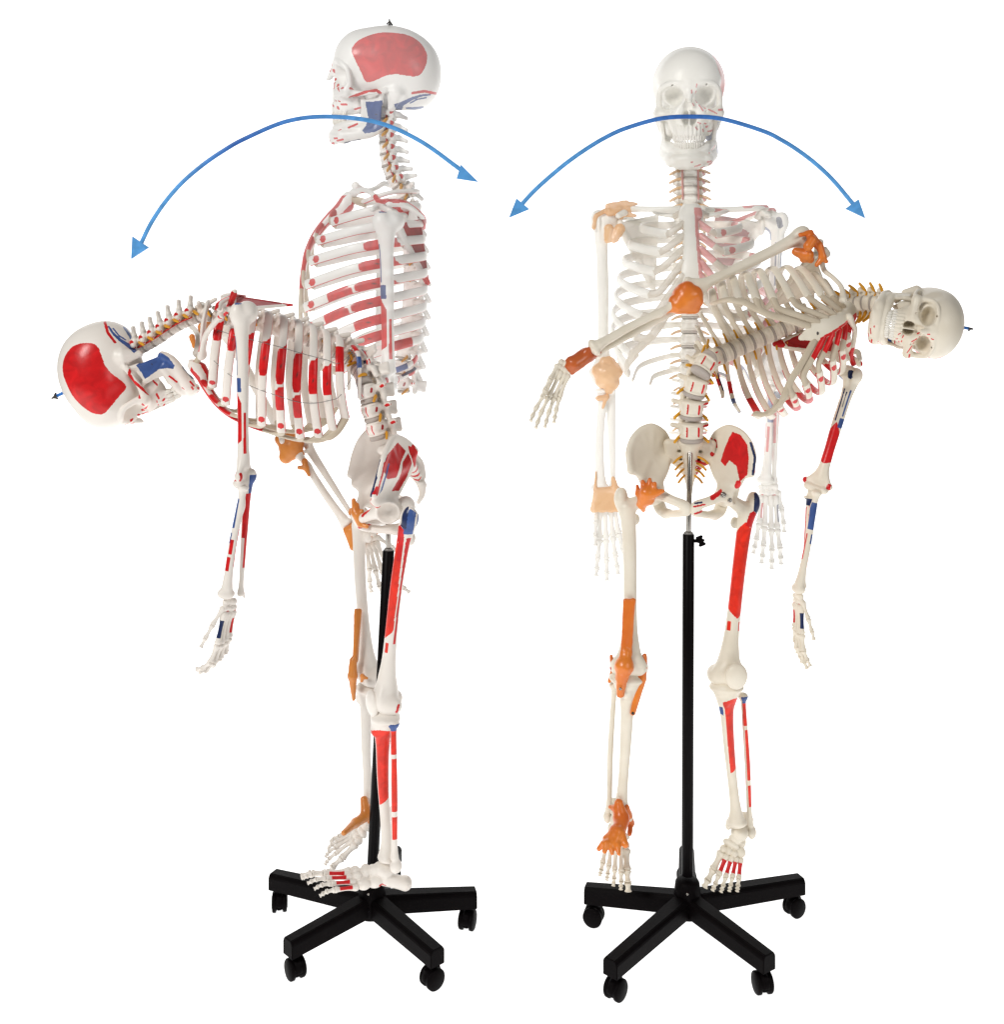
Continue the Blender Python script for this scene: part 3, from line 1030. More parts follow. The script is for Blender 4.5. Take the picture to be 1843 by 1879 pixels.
def build_fibula(left):
    F = Field((-14, -14, -16), (14, 16, 356), 1.4)
    F.ell((0, 0, 344), (10, 10, 10), 4)
    F.chain([(0, 0, 338, 7), (0, 0, 315, 5), (2, 0, 180, 5.6), (0, 0, 60, 5.2), (0, 0, 24, 7)], 4)
    F.ell((2, 2, 4), (8, 10, 17), 5)
    V, Q = F.surf()
    def paint(V, C):
        z = V[:, 2]
        a = ang_of(V)
        C[(z > 272) & (z < 330) & (a > 10) & (a < 150)] = RED2
        C[(z > 136) & (z < 262) & (a > 40) & (a < 175)] = RED2
        C[(z > 70) & (z < 124) & (a > 40) & (a < 170)] = RED2
        C[(z > 110) & (z < 300) & (a > -60) & (a < 5)] = RED
        C[(z > 328) & (z < 346) & (a > 20) & (a < 160)] = BLUE
    return to_mesh('fibula', V, Q, paint if left else None, not left)

def build_hip(left):
    F = Field((0, -84, -116), (134, 76, 96), 1.7)
    I = (74, 16, 22)
    ring = [(38, 62, 40), (50, 44, 66), (72, 22, 82), (94, 4, 76), (110, -14, 58), (117, -30, 32), (112, -46, 0), (92, -46, -14), (82, -30, -26), (60, 0, -10), (46, 30, 8), (38, 52, 14)]
    for a, b in zip(ring, ring[1:] + ring[:1]):
        F.tri(I, a, b, 3.6, 5)
    F.chain([(*p, 6.5) for p in ring[:7]], 4)
    F.cone((112, -46, 0), (112, -46, -2), 7, 7, 4)
    F.cone((90, -46, -16), (88, -40, -22), 7, 8, 5)
    F.chain([(42, 38, 12, 9), (54, 8, -12, 12), (68, -20, -30, 13)], 6)
    F.tri((44, 40, 10), (90, -40, -18), (70, -14, -34), 6, 6)
    F.ell((74, -20, -42), (27, 25, 27), 7)
    F.chain([(66, -36, -42, 13), (36, -56, -53, 10), (10, -64, -62, 10.5), (8, -62, -74, 10)], 5)
    F.chain([(10, -60, -76, 9), (26, -44, -82, 8.5), (46, -10, -88, 11)], 4)
    F.chain([(74, 0, -50, 14), (64, 20, -64, 12), (56, 14, -84, 13), (46, -8, -92, 9)], 6)
    F.cone((62, 20, -52), (52, 36, -58), 7, 3, 4)
    F.ell((92, -25, -46), (22, 20, 20), 3, sub=True)
    F.ell((40, -30, -68), (18, 14, 10), 4, sub=True)
    V, Q = F.surf()
    def paint(V, C):
        # inner iliac fossa, seen from the front
        paint_poly(V, C, [(80, 74), (94, 70), (106, 52), (108, 26), (104, -2), (90, -16), (86, 10), (74, 18), (66, 6), (58, 14), (66, 40), (74, 62)], (0, 2), (V[:, 1] < 40) & (NRM[0][:, 1] < 0.1), RED)
        ou = V[:, 0] > 60
        lateral = (NRM[0][:, 0] > -0.05) & (V[:, 0] > 40)
        paint_line(V, C, [(112, 56), (119, 30), (114, 0)], 2.4, [0, 2], ou, NAVY)
        paint_line(V, C, [(119, 62), (126, 30), (119, 4)], 2.0, [0, 2], ou, RED)
        paint_poly(V, C, [(-20, 40), (-6, 62), (24, 72), (38, 50), (20, 34), (6, 12), (-14, 18)], (1, 2), lateral, (0.5, 0.006, 0.008, 1))
        paint_poly(V, C, [(12, 6), (26, 34), (42, 44), (46, 24), (30, 2), (8, -16), (-8, -10)], (1, 2), lateral, (0.5, 0.006, 0.008, 1))
        paint_line(V, C, [(-40, 0), (-14, 50)], 2.4, [1, 2], V[:, 0] > 106, RED)
        paint_line(V, C, [(-34, -6), (-6, 44)], 2.0, [1, 2], V[:, 0] > 100, BLUE)
        paint_poly(V, C, [(30, 70), (62, 44), (66, 14), (50, 10), (46, 40)], (1, 2), (V[:, 0] < 70) & (V[:, 1] > 45), RED)
        paint_line(V, C, [(88, -18), (86, -26)], 5, [0, 2], V[:, 1] < -34, RED)
        paint_line(V, C, [(40, -46), (54, -36)], 4.5, [0, 2], V[:, 1] < -40, RED)
        paint_line(V, C, [(8, -56), (20, -54)], 1.6, [0, 2], V[:, 1] < -50, NAVY)
        paint_line(V, C, [(6, -62), (26, -58)], 1.6, [0, 2], V[:, 1] < -50, RED)
        paint_line(V, C, [(8, -76), (40, -66)], 2.2, [0, 2], V[:, 1] < -40, RED)
        paint_line(V, C, [(12, -88), (34, -96)], 2.4, [0, 2], V[:, 1] < -20, RED)
        paint_line(V, C, [(48, 52), (50, 40)], 3.2, [0, 2], V[:, 1] < 60, RED)
    return to_mesh('hip_bone', V, Q, paint if left else None, not left)

def build_sacrum():
    F = Field((-54, -4, -72), (54, 84, 66), 1.6)
    F.tri((-40, 34, 46), (40, 34, 46), (0, 66, -34), 8, 6)
    F.tri((-42, 40, 44), (-38, 44, 14), (0, 60, -10), 9, 6)
    F.tri((42, 40, 44), (38, 44, 14), (0, 60, -10), 9, 6)
    F.ell((0, 16, 50), (25, 18, 10), 8)
    F.cone((0, 24, 40), (0, 52, 0), 18, 12, 8)
    F.chain([(0, 66, -34, 8), (0, 62, -52, 6), (0, 52, -64, 4)], 5)
    F.chain([(0, 52, 44, 5), (0, 72, 10, 6), (0, 74, -20, 4)], 6)
    for s in (-1, 1):
        for q in range(4):
            F.ell((s * (20 - 3 * q), 34 + 11 * q, 30 - 17 * q), (4.2, 12, 3.4), 2, sub=True)
    V, Q = F.surf()
    def paint(V, C):
        for q in range(3):
            paint_line(V, C, [(14, 10 - 13 * q), (34 - 7 * q, 2 - 14 * q)], 3.0 - 0.4 * q, [0, 2], (V[:, 1] > 20) & (V[:, 0] > 10), RED)
        paint_line(V, C, [(42, 26), (44, 24)], 4, [0, 2], V[:, 1] < 60, RED)
    return to_mesh('sacrum', V, Q, paint)

def build_tarsus(left):
    # ankle centre at origin, toes to -y; x lateral
    F = Field((-34, -76, -58), (34, 72, 16), 1.5)
    F.ell((0, -2, -10), (18, 23, 14), 3)
    F.ell((-3, -24, -16), (13, 11, 11), 3)
    F.chain([(2, 4, -30, 14), (4, 34, -36, 13), (5, 50, -38, 15)], 5)
    F.ell((8, -18, -32), (13, 18, 13), 2)
    F.ell((-7, -38, -22), (17, 11, 14), 1.5)
    F.ell((14, -42, -33), (13, 16, 12), 1.5)
    for x, z, y in ((-17, -28, -58), (-6, -24, -56), (5, -26, -56)):
        F.ell((x, y, z), (7.6, 12, 11), 1.0)
    V, Q = F.surf()
    def paint(V, C):
        paint_line(V, C, [(-6, -34), (4, -38)], 3.4, [1, 2], V[:, 0] > 14, RED)
        paint_line(V, C, [(-14, -30), (-16, -31)], 2.4, [0, 2], V[:, 1] < -50, RED)
    return to_mesh('ankle_bones', V, Q, paint if left else None, not left)

def build_carpus(left):
    F = Field((-26, -12, -34), (26, 12, 4), 1.2)
    for x, z, r in ((-14, -7, 7), (-3, -6, 7.5), (8, -7, 7), (-16, -19, 7), (-6, -20, 6.5), (3, -21, 7.5), (13, -20, 7), (17, -9, 5)):
        F.ell((x, 1.5 * math.sin(x), z), (r * 1.12, r * 1.0, r * 1.15), 1.0)
    V, Q = F.surf()
    def paint(V, C):
        paint_line(V, C, [(-13, -26), (-8, -27)], 2.5, [0, 2], V[:, 1] < 20, RED)
        paint_line(V, C, [(14, -26), (15, -27)], 2.5, [0, 2], V[:, 1] < 20, RED)
    return to_mesh('wrist_bones', V, Q, paint if left else None, not left)

def build_digit(painted=None):
    pr = [(0.05, 0), (0.75, 0.0), (1.05, 0.05), (1.12, 0.12), (0.96, 0.2), (0.74, 0.34), (0.66, 0.5), (0.68, 0.66), (0.80, 0.82), (0.98, 0.9), (0.98, 0.96), (0.6, 1.0), (0.05, 1.0)]
    V, Q, seg = [], [], 14
    K = crom(pr, 3)
    for r, z in K:
        for j in range(seg):
            a = 2 * math.pi * j / seg
            V.append((max(r, .02) * math.cos(a), max(r, .02) * math.sin(a), z))
    for i in range(len(K) - 1):
        for j in range(seg):
            k = (j + 1) % seg
            Q.append((i * seg + j, i * seg + k, (i + 1) * seg + k, (i + 1) * seg + j))
    def paint(V, C):
        C[(V[:, 2] > 0.28) & (V[:, 2] < 0.8) & (V[:, 0] > 0.1)] = painted
    return to_mesh('finger_bone', np.array(V), np.array(Q), paint if painted else None, False, False)

def ellip_mesh(name, r, paint=None):
    F = Field((-r[0], -r[1], -r[2]), r, max(0.8, min(r) / 7))
    F.ell((0, 0, 0), r, 0)
    V, Q = F.surf()
    return to_mesh(name, V, Q, paint)

SKULL, JAW, TEETH_U, TEETH_L = build_skull(), build_jaw(), build_teeth(False), build_teeth(True)
VERT = {k: build_vertebra(k) for k in ('lumbar', 'thoracic', 'cervical')}
DISC = build_disc()
NERVE = {s: build_nerve(s) for s in (-1, 1)}
RIB = {(i, s): build_rib(i, s > 0) for i in range(12) for s in (-1, 1)}
CART = {(i, s): build_cart(i, s > 0) for i in range(10) for s in (-1, 1)}
STERNUM = build_sternum()
SCAP = {s: build_scapula(s > 0) for s in (-1, 1)}
CLAV = {s: build_clavicle(s > 0) for s in (-1, 1)}
HUM = {s: build_humerus(s > 0) for s in (-1, 1)}
RAD = {s: build_radius(s > 0) for s in (-1, 1)}
ULN = {s: build_ulna(s > 0) for s in (-1, 1)}
FEM = {s: build_femur(s > 0) for s in (-1, 1)}
TIB = {s: build_tibia(s > 0) for s in (-1, 1)}
FIB = {s: build_fibula(s > 0) for s in (-1, 1)}
HIP = {s: build_hip(s > 0) for s in (-1, 1)}
SACRUM = build_sacrum()
TARS = {s: build_tarsus(s > 0) for s in (-1, 1)}
CARP = {s: build_carpus(s > 0) for s in (-1, 1)}
DIGIT = {None: build_digit(), 'red': build_digit(RED), 'blue': build_digit(NAVY)}
PATELLA = ellip_mesh('kneecap', (22, 10, 25))
SCREW = lathe([(0.02, -1.5), (2.6, -1.5), (2.8, 0), (2.2, 1.6), (0.9, 1.9), (0.8, 1.2), (0.02, 1.2)], 12, 'screw')

# ------------------------------------------------------------------ assembling a skeleton
def R3(M):
    return M.to_3x3()

def add_skull(rt, M, ms, hook, screw_col=None):
    sk = part('skull', SKULL, ms['bone'], rt, M)
    part('jaw', JAW, ms['bone'], sk, M)
    part('upper_teeth', TEETH_U, ms['tooth'], sk, M)
    part('lower_teeth', TEETH_L, ms['tooth'], sk, M)
    if hook:
        t = 93 if hook == 'steel' else 103
        w = lathe([(0.02, 84), (3.0, 84), (3.0, t), (0.02, t)], 12, 'hook_stem')
        part('hook_stem', w, DHOLE if hook == 'steel' else BLUEP, sk, M)
        z = t * 0.001
        blob('hook_nut', [('c', M @ Vector((0, -.005, z)), M @ Vector((0, -.001, z + .004)), 1.6, 1.8), ('c', M @ Vector((0, .005, z - .001)), M @ Vector((0, .001, z + .004)), 1.8, 1.8),
                          ('c', M @ Vector((.004, 0, z)), M @ Vector((0, 0, z + .003)), 1.6, 1.8), ('c', M @ Vector((0, 0, z + .002)), M @ Vector((0, 0, z + .008)), 1.9, 1.7)], DHOLE, sk, k=1, h=0.8)
    return sk

def add_vertebra(rt, M, kind, ms, size, nerves=True, disc=True, dh=4.0):
    """M unscaled frame at the body centre"""
    S = M @ Matrix.Diagonal((size[0], size[1], size[2], 1))
    v = part('vertebra', VERT[kind], ms['bone'], rt, S)
    hz = {'lumbar': 14, 'thoracic': 12, 'cervical': 8}[kind] * size[2]
    rx, ry = {'lumbar': (21.8, 16), 'thoracic': (14.6, 13), 'cervical': (12, 9)}[kind]
    if disc:
        DM = M @ Matrix.Translation((0, 0, -(hz + dh * 0.35) * 0.001)) @ Matrix.Diagonal((rx * size[0] * .001, ry * size[1] * .001, dh * .001, 1))
        part('disc', DISC, ms['disc'], v, DM)
    if nerves:
        ns = {'lumbar': 1.0, 'thoracic': 0.92, 'cervical': 0.98}[kind]
        for s in (-1, 1):
            part('nerve_root', NERVE[s], ms['nerve'], v, M @ Matrix.Diagonal((ns * size[0], ns, ns * size[2], 1)))
    return v

def path_verts(rt, pts, kinds, backs, ms, sizes, nerves=True, dhs=None):
    """vertebrae centred at pts (upper to lower), each tilted along the curve"""
    n = len(pts)
    for i, p in enumerate(pts):
        a, b = pts[max(0, i - 1)], pts[min(n - 1, i + 1)]
        z = (Vector(a) - Vector(b)).normalized()
        y = Vector(backs[i])
        y = (y - z * y.dot(z)).normalized()
        x = y.cross(z)
        add_vertebra(rt, frame(p, x, y, z), kinds[i], ms, sizes[i], nerves, True, dhs[i] if dhs else 4.0)

def resample(pts, n):
    K = crom(pts, 30)
    s = np.concatenate([[0], np.cumsum(np.linalg.norm(np.diff(K, axis=0), axis=1))])
    t = np.linspace(0, s[-1], n)
    return [Vector([np.interp(q, s, K[:, c]) for c in range(3)]) for q in t]

def add_spine(rt, neck, MC, lumbar, back_top, back_low, ms, tn=12, nerves=True, g=1.0):
    """neck: points below the skull down to T1 (excluded); MC: cage frame; lumbar: points T12 (excluded) -> L5"""
    th = [MC @ Vector(TH(i) * 0.001) for i in range(tn)]
    bm = (R3(MC) @ Vector((0, 1, 0))).normalized()
    nk = resample([*neck, th[0]], 8)[:-1]
    pts = list(nk) + th
    kinds = ['cervical'] * 7 + ['thoracic'] * tn
    backs = [Vector(back_top).lerp(bm, i / 6.0) for i in range(7)] + [bm] * tn
    sc = R3(MC).col[2].length
    sizes = []
    d = (nk[0] - nk[1]).length * 1000
    for i in range(7):
        sizes.append((1.15 * g, 1.25 * g, d / 17.0))
    for i in range(tn):
        f = 0.9 + 0.030 * i
        sizes.append((f * g, f * 0.95 * g, sc * 0.98))
    if lumbar is not None:
        lm = resample([th[-1], *lumbar], 6)[1:]
        d = (lm[0] - lm[1]).length * 1000
        pts += lm
        kinds += ['lumbar'] * 5
        backs += [bm.lerp(Vector(back_low), (i + 1) / 5.0) for i in range(5)]
        sizes += [((0.90 + 0.02 * i) * g, 0.95 * g, min(1.15, d / 32.0)) for i in range(5)]
    dhs = [2.6] * 7 + [3.0] * tn + ([5.0] * 5 if lumbar is not None else [])
    path_verts(rt, pts, kinds, backs, ms, sizes, nerves, dhs)
    return nk

def add_cage(rt, MC, ms, ribs=range(12)):
    for i in ribs:
        for s in (1, -1):
            r = part('rib', RIB[i, s], ms['bone'], rt, MC)
            if i < 10:
                part('costal_cartilage', CART[i, s], ms['cart'], r, MC)
    part('sternum', STERNUM, ms['bone'], rt, MC)

def add_hand(rt, W, dist, side, s, ms, sc=1.0, curl=(14, 14, 12), spread=1.0, painted=False, thumb=35, bend=0, normal_sign=1):
    """W wrist centre, dist fingers' direction, side towards the thumb"""
    z = -Vector(dist).normalized()
    x = Vector(side)
    x = (x - z * x.dot(z)).normalized()
    y = z.cross(x) * normal_sign
    base = frame(W, x, z.cross(x), z, (sc, sc, sc))
    h = part('hand', None, None, rt, Matrix.Translation(Vector(W)))
    # carpus mesh has its thumb side at -x
    part('wrist_bones', CARP[s], ms['bone'], h, base @ Matrix.Diagonal((-1 if s > 0 else 1, 1, 1, 1)))
    def pt(a, b, c):
        return Vector(W) + (x * a + y * b + z * c) * (0.001 * sc)
    specs = [(-15, 60, (32, 18, 15), -13), (-6, 66, (38, 24, 17), -4), (5, 70, (42, 27, 18), 4), (15, 70, (38, 23, 17), 12)]
    for q, (bx, mc, ph, fan) in enumerate(specs):
        fa = math.radians(fan * spread * 0.7)
        d = (-z * math.cos(fa) + x * math.sin(fa)).normalized()
        p = pt(bx, 0, -26)
        bend_a = math.radians(bend)
        def bd(d, a):
            return (d * math.cos(a) + y * math.sin(a)).normalized()
        a = 0.0
        e = p + d * (mc * 0.001 * sc)
        key = None
        if painted:
            key = 'red' if q == 0 else ('blue' if q == 3 else None)
        part('finger_bone', DIGIT[key], ms['bone'], h, along(p, e, x, 1000, 0.0072 * sc))
        p = e
        fs = math.radians(fan * spread * 1.6)
        for j, L in enumerate(ph):
            a += math.radians(curl[j] + bend * (j == 0) + 3 * q * (j == 1))
            d0 = (-z * math.cos(fs) + x * math.sin(fs)).normalized()
            dd = bd(d0, a)
            e = p + dd * (L * 0.001 * sc)
            part('finger_bone', DIGIT[None], ms['bone'], h, along(p, e, x, 1000, (0.0068 - 0.0006 * j) * sc))
            p = e
    p = pt(20, 0, -16)
    ta = math.radians(thumb)
    for j, L in enumerate((42, 30, 22)):
        t = ta * (1 - 0.28 * j)
        d = (-z * math.cos(t) + x * math.sin(t) + y * 0.25).normalized()
        e = p + d * (L * 0.001 * sc)
        part('finger_bone', DIGIT[None], ms['bone'], h, along(p, e, x, 1000, (0.0062 - 0.0005 * j) * sc))
        p = e
    return h

def add_foot(rt, A, toes, lat, s, ms, sc=1.0, sl=1.0, painted=False, up=None, fan=1.0, droop=12):
    """A ankle, toes direction (local -y), lat lateral direction; s = +1 left foot"""
    y = -Vector(toes).normalized()
    x = Vector(lat)
    x = (x - y * x.dot(y)).normalized()
    xl = x * s           # local x axis of the mirrored-mesh system is the body's left
    z = xl.cross(y)
    M = frame(A, xl, y, z, (sc, sc * sl, sc))
    f = part('foot', None, None, rt, Matrix.Translation(Vector(A)))
    part('ankle_bones', TARS[s], ms['bone'], f, M)
    def pt(a, b, c):
        return Vector(A) + (x * a + y * b * sl + z * c) * (0.001 * sc)
    # medial (big toe) first; x lateral
    specs = [(-17, -66, -30, 52, (30, 22), -6, 9.0), (-7, -66, -27, 60, (22, 11, 9), -1, 6.2), (3, -64, -28, 58, (20, 10, 9), 4, 5.9), (12, -58, -31, 56, (18, 9, 8), 9, 5.8), (21, -54, -36, 54, (16, 8, 8), 15, 6.0)]
    for q, (bx, by, bz, L, ph, fn, r) in enumerate(specs):
        fa = math.radians(fn * fan)
        dr = math.radians(droop + (6 if q == 0 else 0) - q * 1.5)
        d = (-y * math.cos(fa) * math.cos(dr) + x * math.sin(fa) - z * math.sin(dr)).normalized()
        p = pt(bx, by, bz)
        e = p + d * (L * 0.001 * sc * sl)
        part('foot_bone', DIGIT['red' if painted and q else None], ms['bone'], f, along(p, e, z, 1000, r * 0.001 * sc))
        p = e
        for j, Lp in enumerate(ph):
            dj = math.radians([2, 22, 30][j] + droop * 0.6)
            d = (-y * math.cos(fa) * math.cos(dj) + x * math.sin(fa) - z * math.sin(dj)).normalized()
            e = p + d * (Lp * 0.001 * sc * sl)
            part('foot_bone', DIGIT[None], ms['bone'], f, along(p, e, x, 1000, (r * 0.86 - 0.5 * j) * 0.001 * sc))
            p = e
    return f

def lb(name, D_, s, lo, hi, lat, L0, ms, rt, cs=1.0, flip=False):
    """a long bone; D_ its mesh table, lat the body's left direction"""
    return part(name, D_[s], ms['bone'], rt, along(lo, hi, lat, L0, cs))

def screw(rt, p, dirv, mat=None, sc=1.0):
    z = Vector(dirv).normalized()
    x = z.orthogonal().normalized()
    return part('screw', SCREW, mat or DHOLE, rt, frame(p, x, z.cross(x), z, (sc, sc, sc)))

# ------------------------------------------------------------------ LEFT FIGURE, bent forwards, seen from its left side
LEFTV, FRONTV = Vector((0, -1, 0)), Vector((-1, 0, 0))     # body's left / front for the side views

def side_arm(rt, ms, sh, el, wr, y0, y1, y2, hand_dir, hand_side, sc, painted):
    pass

def left_figure():
    ms = M1
    rt = root('anatomical_skeleton', P(683, 1690, 0), 'white anatomical skeleton bent forwards at the waist, its skull hanging face down on the left', 'skeleton', 'anatomical skeletons with painted muscle areas')
    # skull
    MS = pose(203, 679, 0.0, roll=-116, yaw=-90, pitch=0, s=(1.02, 0.98, 1.0), tilt=0.9)
    add_skull(rt, MS, ms, 'blue')
    # cage
    MC = pose(372, 580, 0.0, roll=-73, yaw=-90, s=(0.95, 0.92, 0.965))
    neck = [P(256, 640, 0), P(285, 624, 0), P(318, 602, 0), P(345, 588, 0)]
    hipb = Matrix.Rotation(math.radians(-56), 3, 'Z') @ Vector((0, 1, 0))
    backt = Matrix.Rotation(math.radians(-117), 3, 'Y') @ Vector((1, 0, 0))
    lum = [P(666, 694, 0), P(674, 724, 0), P(681, 756, 0), P(690, 786, 0)]
    nk = add_spine(rt, neck, MC, lum, backt, hipb, ms)
    add_cage(rt, MC, ms)
    part('artery', sweep([tuple(p + Vector((0, -0.016, 0.0)) + Vector((0.002, 0, 0.003))) for p in nk], 0.0018, 0.0018, ref=(0, 1, 0), seg=8, n=4, name='artery', mm=False), ms['artery'], rt)
    # pelvis
    MP = pose(706, 876, 0.0, roll=2, yaw=-77, pitch=15, s=(0.98, 0.98, 0.98))
    for s in (1, -1):
        part('hip_bone', HIP[s], ms['bone'], rt, MP)
    part('sacrum', SACRUM, ms['bone'], rt, MP)
    # near (left) shoulder
    SJ = P(443, 578, -0.165)
    up = (R3(MC) @ Vector((0, 0, 1))).normalized()
    bk = (R3(MC) @ Vector((0, 1, 0))).normalized()
    for s in (1, -1):
        org = P(422, 571, -0.150) if s > 0 else P(426, 556, 0.150)
        lat = LEFTV
        o = part('shoulder_blade', SCAP[s], ms['bone'], rt, frame(org, lat, bk, up, (0.92, 0.40, 0.80)))
    ac, st = P(426, 532, -0.150), P(369, 655, -0.030)
    part('collarbone', CLAV[1], ms['bone'], rt, along(st, ac, Vector((0.3, -1, 0)), 142, 0.95))
    part('collarbone', CLAV[-1], ms['bone'], rt, along(P(362, 650, 0.030), P(352, 575, 0.150), Vector((0.3, 1, 0)), 142, 0.95))
    # near arm
    lat = Vector((-0.25, -1, 0))
    lb('humerus', HUM, 1, P(447, 896, -0.175), P(444, 552, -0.170), lat, 322, ms, rt, 0.93)
    RH, UH = P(446, 890, -0.182), P(455, 862, -0.165)
    lb('radius', RAD, 1, P(413, 1100, -0.190), RH, Vector((-1, -0.5, 0)), 240, ms, rt, 0.92)
    lb('ulna', ULN, 1, P(441, 1096, -0.160), UH, Vector((0.2, -1, 0)), 256, ms, rt, 0.88)
    add_hand(rt, P(424, 1098, -0.175), P(398, 1240, -0.185) - P(424, 1098, -0.175), Vector((-0.45, -0.9, 0)), 1, ms, 0.78, (10, 24, 22), 0.30, True, 18, 0, -1)
    # far arm with its ligaments
    EL = P(534, 818, 0.17)
    lb('humerus', HUM, -1, P(530, 822, 0.18), P(404, 590, 0.165), Vector((0, -1, 0)), 322, ms, rt, 0.93)
    lb('radius', RAD, -1, P(640, 968, 0.12), P(547, 832, 0.16), Vector((0.6, -0.6, 0.5)), 240, ms, rt, 1.02)
    lb('ulna', ULN, -1, P(654, 958, 0.13), P(556, 806, 0.175), Vector((0.6, -0.6, 0.5)), 256, ms, rt, 1.0)
    def q(a, b, c):
        return P(a, b, c)
    blob('elbow_ligament', [('s', EL, 25), ('c', q(516, 806, .17), q(545, 808, .17), 13, 14), ('c', q(540, 832, .16), q(552, 832, .16), 12, 8), ('c', q(525, 838, .16), q(538, 822, .16), 14, 16)], ms['lig'], rt)
    blob('forearm_ligament', [('c', q(559, 846, .145), q(562, 860, .14), 6, 5), ('c', q(562, 858, .14), q(549, 858, .14), 5, 4), ('c', q(562, 860, .14), q(567, 872, .135), 5, 3)], ms['lig'], rt, k=3, h=1.2)
    blob('wrist_ligament', [('c', q(644, 974, .11), q(650, 966, .115), 9, 9), ('c', q(646, 975, .11), q(648, 1002, .10), 12, 6), ('t', q(634, 972, .11), q(656, 966, .11), q(648, 1006, .10), 5),
                            ('c', q(682, 980, .13), q(690, 976, .13), 8, 6), ('c', q(644, 936, .12), q(643, 942, .12), 4, 4)], ms['lig'], rt, k=5)
    add_hand(rt, P(676, 975, 0.13), P(704, 1080, 0.12) - P(676, 975, 0.13), Vector((0.9, -0.5, 0.2)), -1, ms, 0.82, (8, 8, 6), 1.1, False, 40)
    blob('shoulder_ligament', [('c', q(372, 600, .12), q(374, 622, .12), 10, 8), ('c', q(352, 618, .13), q(356, 636, .13), 6, 4), ('c', q(384, 588, .14), q(372, 600, .13), 6, 9)], ms['lig'], rt, k=5)
    # legs: near
    KN = P(705, 1303, -0.075)
    lb('femur', FEM, 1, KN, P(752, 920, -0.085), Vector((0.10, -1, 0)), 392, ms, rt, 0.88)
    part('kneecap', PATELLA, ms['bone'], rt, frame(P(683, 1291, -0.085), Vector((0.5, -0.85, 0)), Vector((0.85, 0.5, 0)), Vector((-0.3, 0, 1)), (0.85, 0.9, 0.95)))
    lb('tibia', TIB, 1, P(711, 1580, -0.085), P(706, 1307, -0.08), Vector((0.35, -1, 0)), 362, ms, rt, 0.95)
    lb('fibula', FIB, 1, P(724, 1592, -0.11), P(722, 1322, -0.10), Vector((0.35, -1, 0)), 352, ms, rt, 1.08)
    add_foot(rt, P(707, 1586, -0.085), Vector((-1, -0.30, 0.17)), Vector((0.12, -0.98, -0.14)), 1, ms, 0.86, 0.97, True, fan=0.9, droop=3)
    # legs: far, with ligaments
    lb('femur', FEM, -1, P(677, 1256, 0.065), P(660, 928, 0.085), Vector((0.35, -1, 0)), 392, ms, rt, 0.88)
    lb('tibia', TIB, -1, P(676, 1492, 0.07), P(675, 1254, 0.07), Vector((0.35, -1, 0)), 362, ms, rt, 0.86)
    lb('fibula', FIB, -1, P(690, 1494, 0.09), P(689, 1262, 0.09), Vector((0.35, -1, 0)), 352, ms, rt, 0.85)
    blob('knee_ligament', [('t', q(653, 1120, .045), q(660, 1121, .05), q(651, 1210, .035), 3.5), ('t', q(660, 1121, .05), q(651, 1210, .035), q(654, 1212, .04), 3.5), ('c', q(648, 1212, .035), q(647, 1240, .03), 7, 9),
                           ('c', q(647, 1240, .03), q(649, 1282, .03), 8.5, 3.5), ('c', q(664, 1240, .02), q(674, 1245, .02), 3, 2.5), ('c', q(665, 1240, .02), q(664, 1250, .02), 3, 3)], ms['lig'], rt, k=4)
    blob('hip_ligament', [('c', q(649, 918, -.03), q(652, 940, -.03), 4, 6), ('c', q(656, 926, -.03), q(657, 945, -.03), 3, 6), ('c', q(652, 940, -.03), q(658, 955, -.035), 8, 6), ('c', q(664, 938, -.035), q(659, 950, -.035), 4, 5),
                          ('c', q(656, 945, -.035), q(661, 962, -.035), 7, 5), ('c', q(661, 962, -.035), q(673, 966, -.04), 4.5, 4)], ms['lig'], rt, k=4, h=1.3)
    blob('ankle_ligament', [('c', q(668, 1467, .05), q(672, 1495, .04), 7, 10), ('c', q(672, 1497, .04), q(652, 1510, .02), 10, 8), ('c', q(652, 1510, .02), q(631, 1528, -.02), 8, 5), ('c', q(680, 1482, .05), q(680, 1505, .05), 5, 7)], ms['lig'], rt, k=5, h=1.4)
    add_foot(rt, P(677, 1496, 0.065), Vector((-1, -0.22, -0.62)), Vector((-0.35, 0.9, 0.3)), -1, ms, 0.84, 0.82, False, fan=1.2, droop=2)
    # wires between the ribs
    for zo in (0.52, 0.68):
        pts = []
        for i in range(1, 11):
            K = crom(rib_pts(i), 12)
            p = K[int(len(K) * (0.50 if zo < .6 else 0.72))]
            pts.append(tuple(MC @ Vector((p + V3((4, 0, 0))) * 0.001)))
        part('wire', sweep(pts, 0.0006, 0.0006, ref=(0, 1, 0), seg=6, n=4, name='wire', mm=False), WIRE, rt)
    return rt

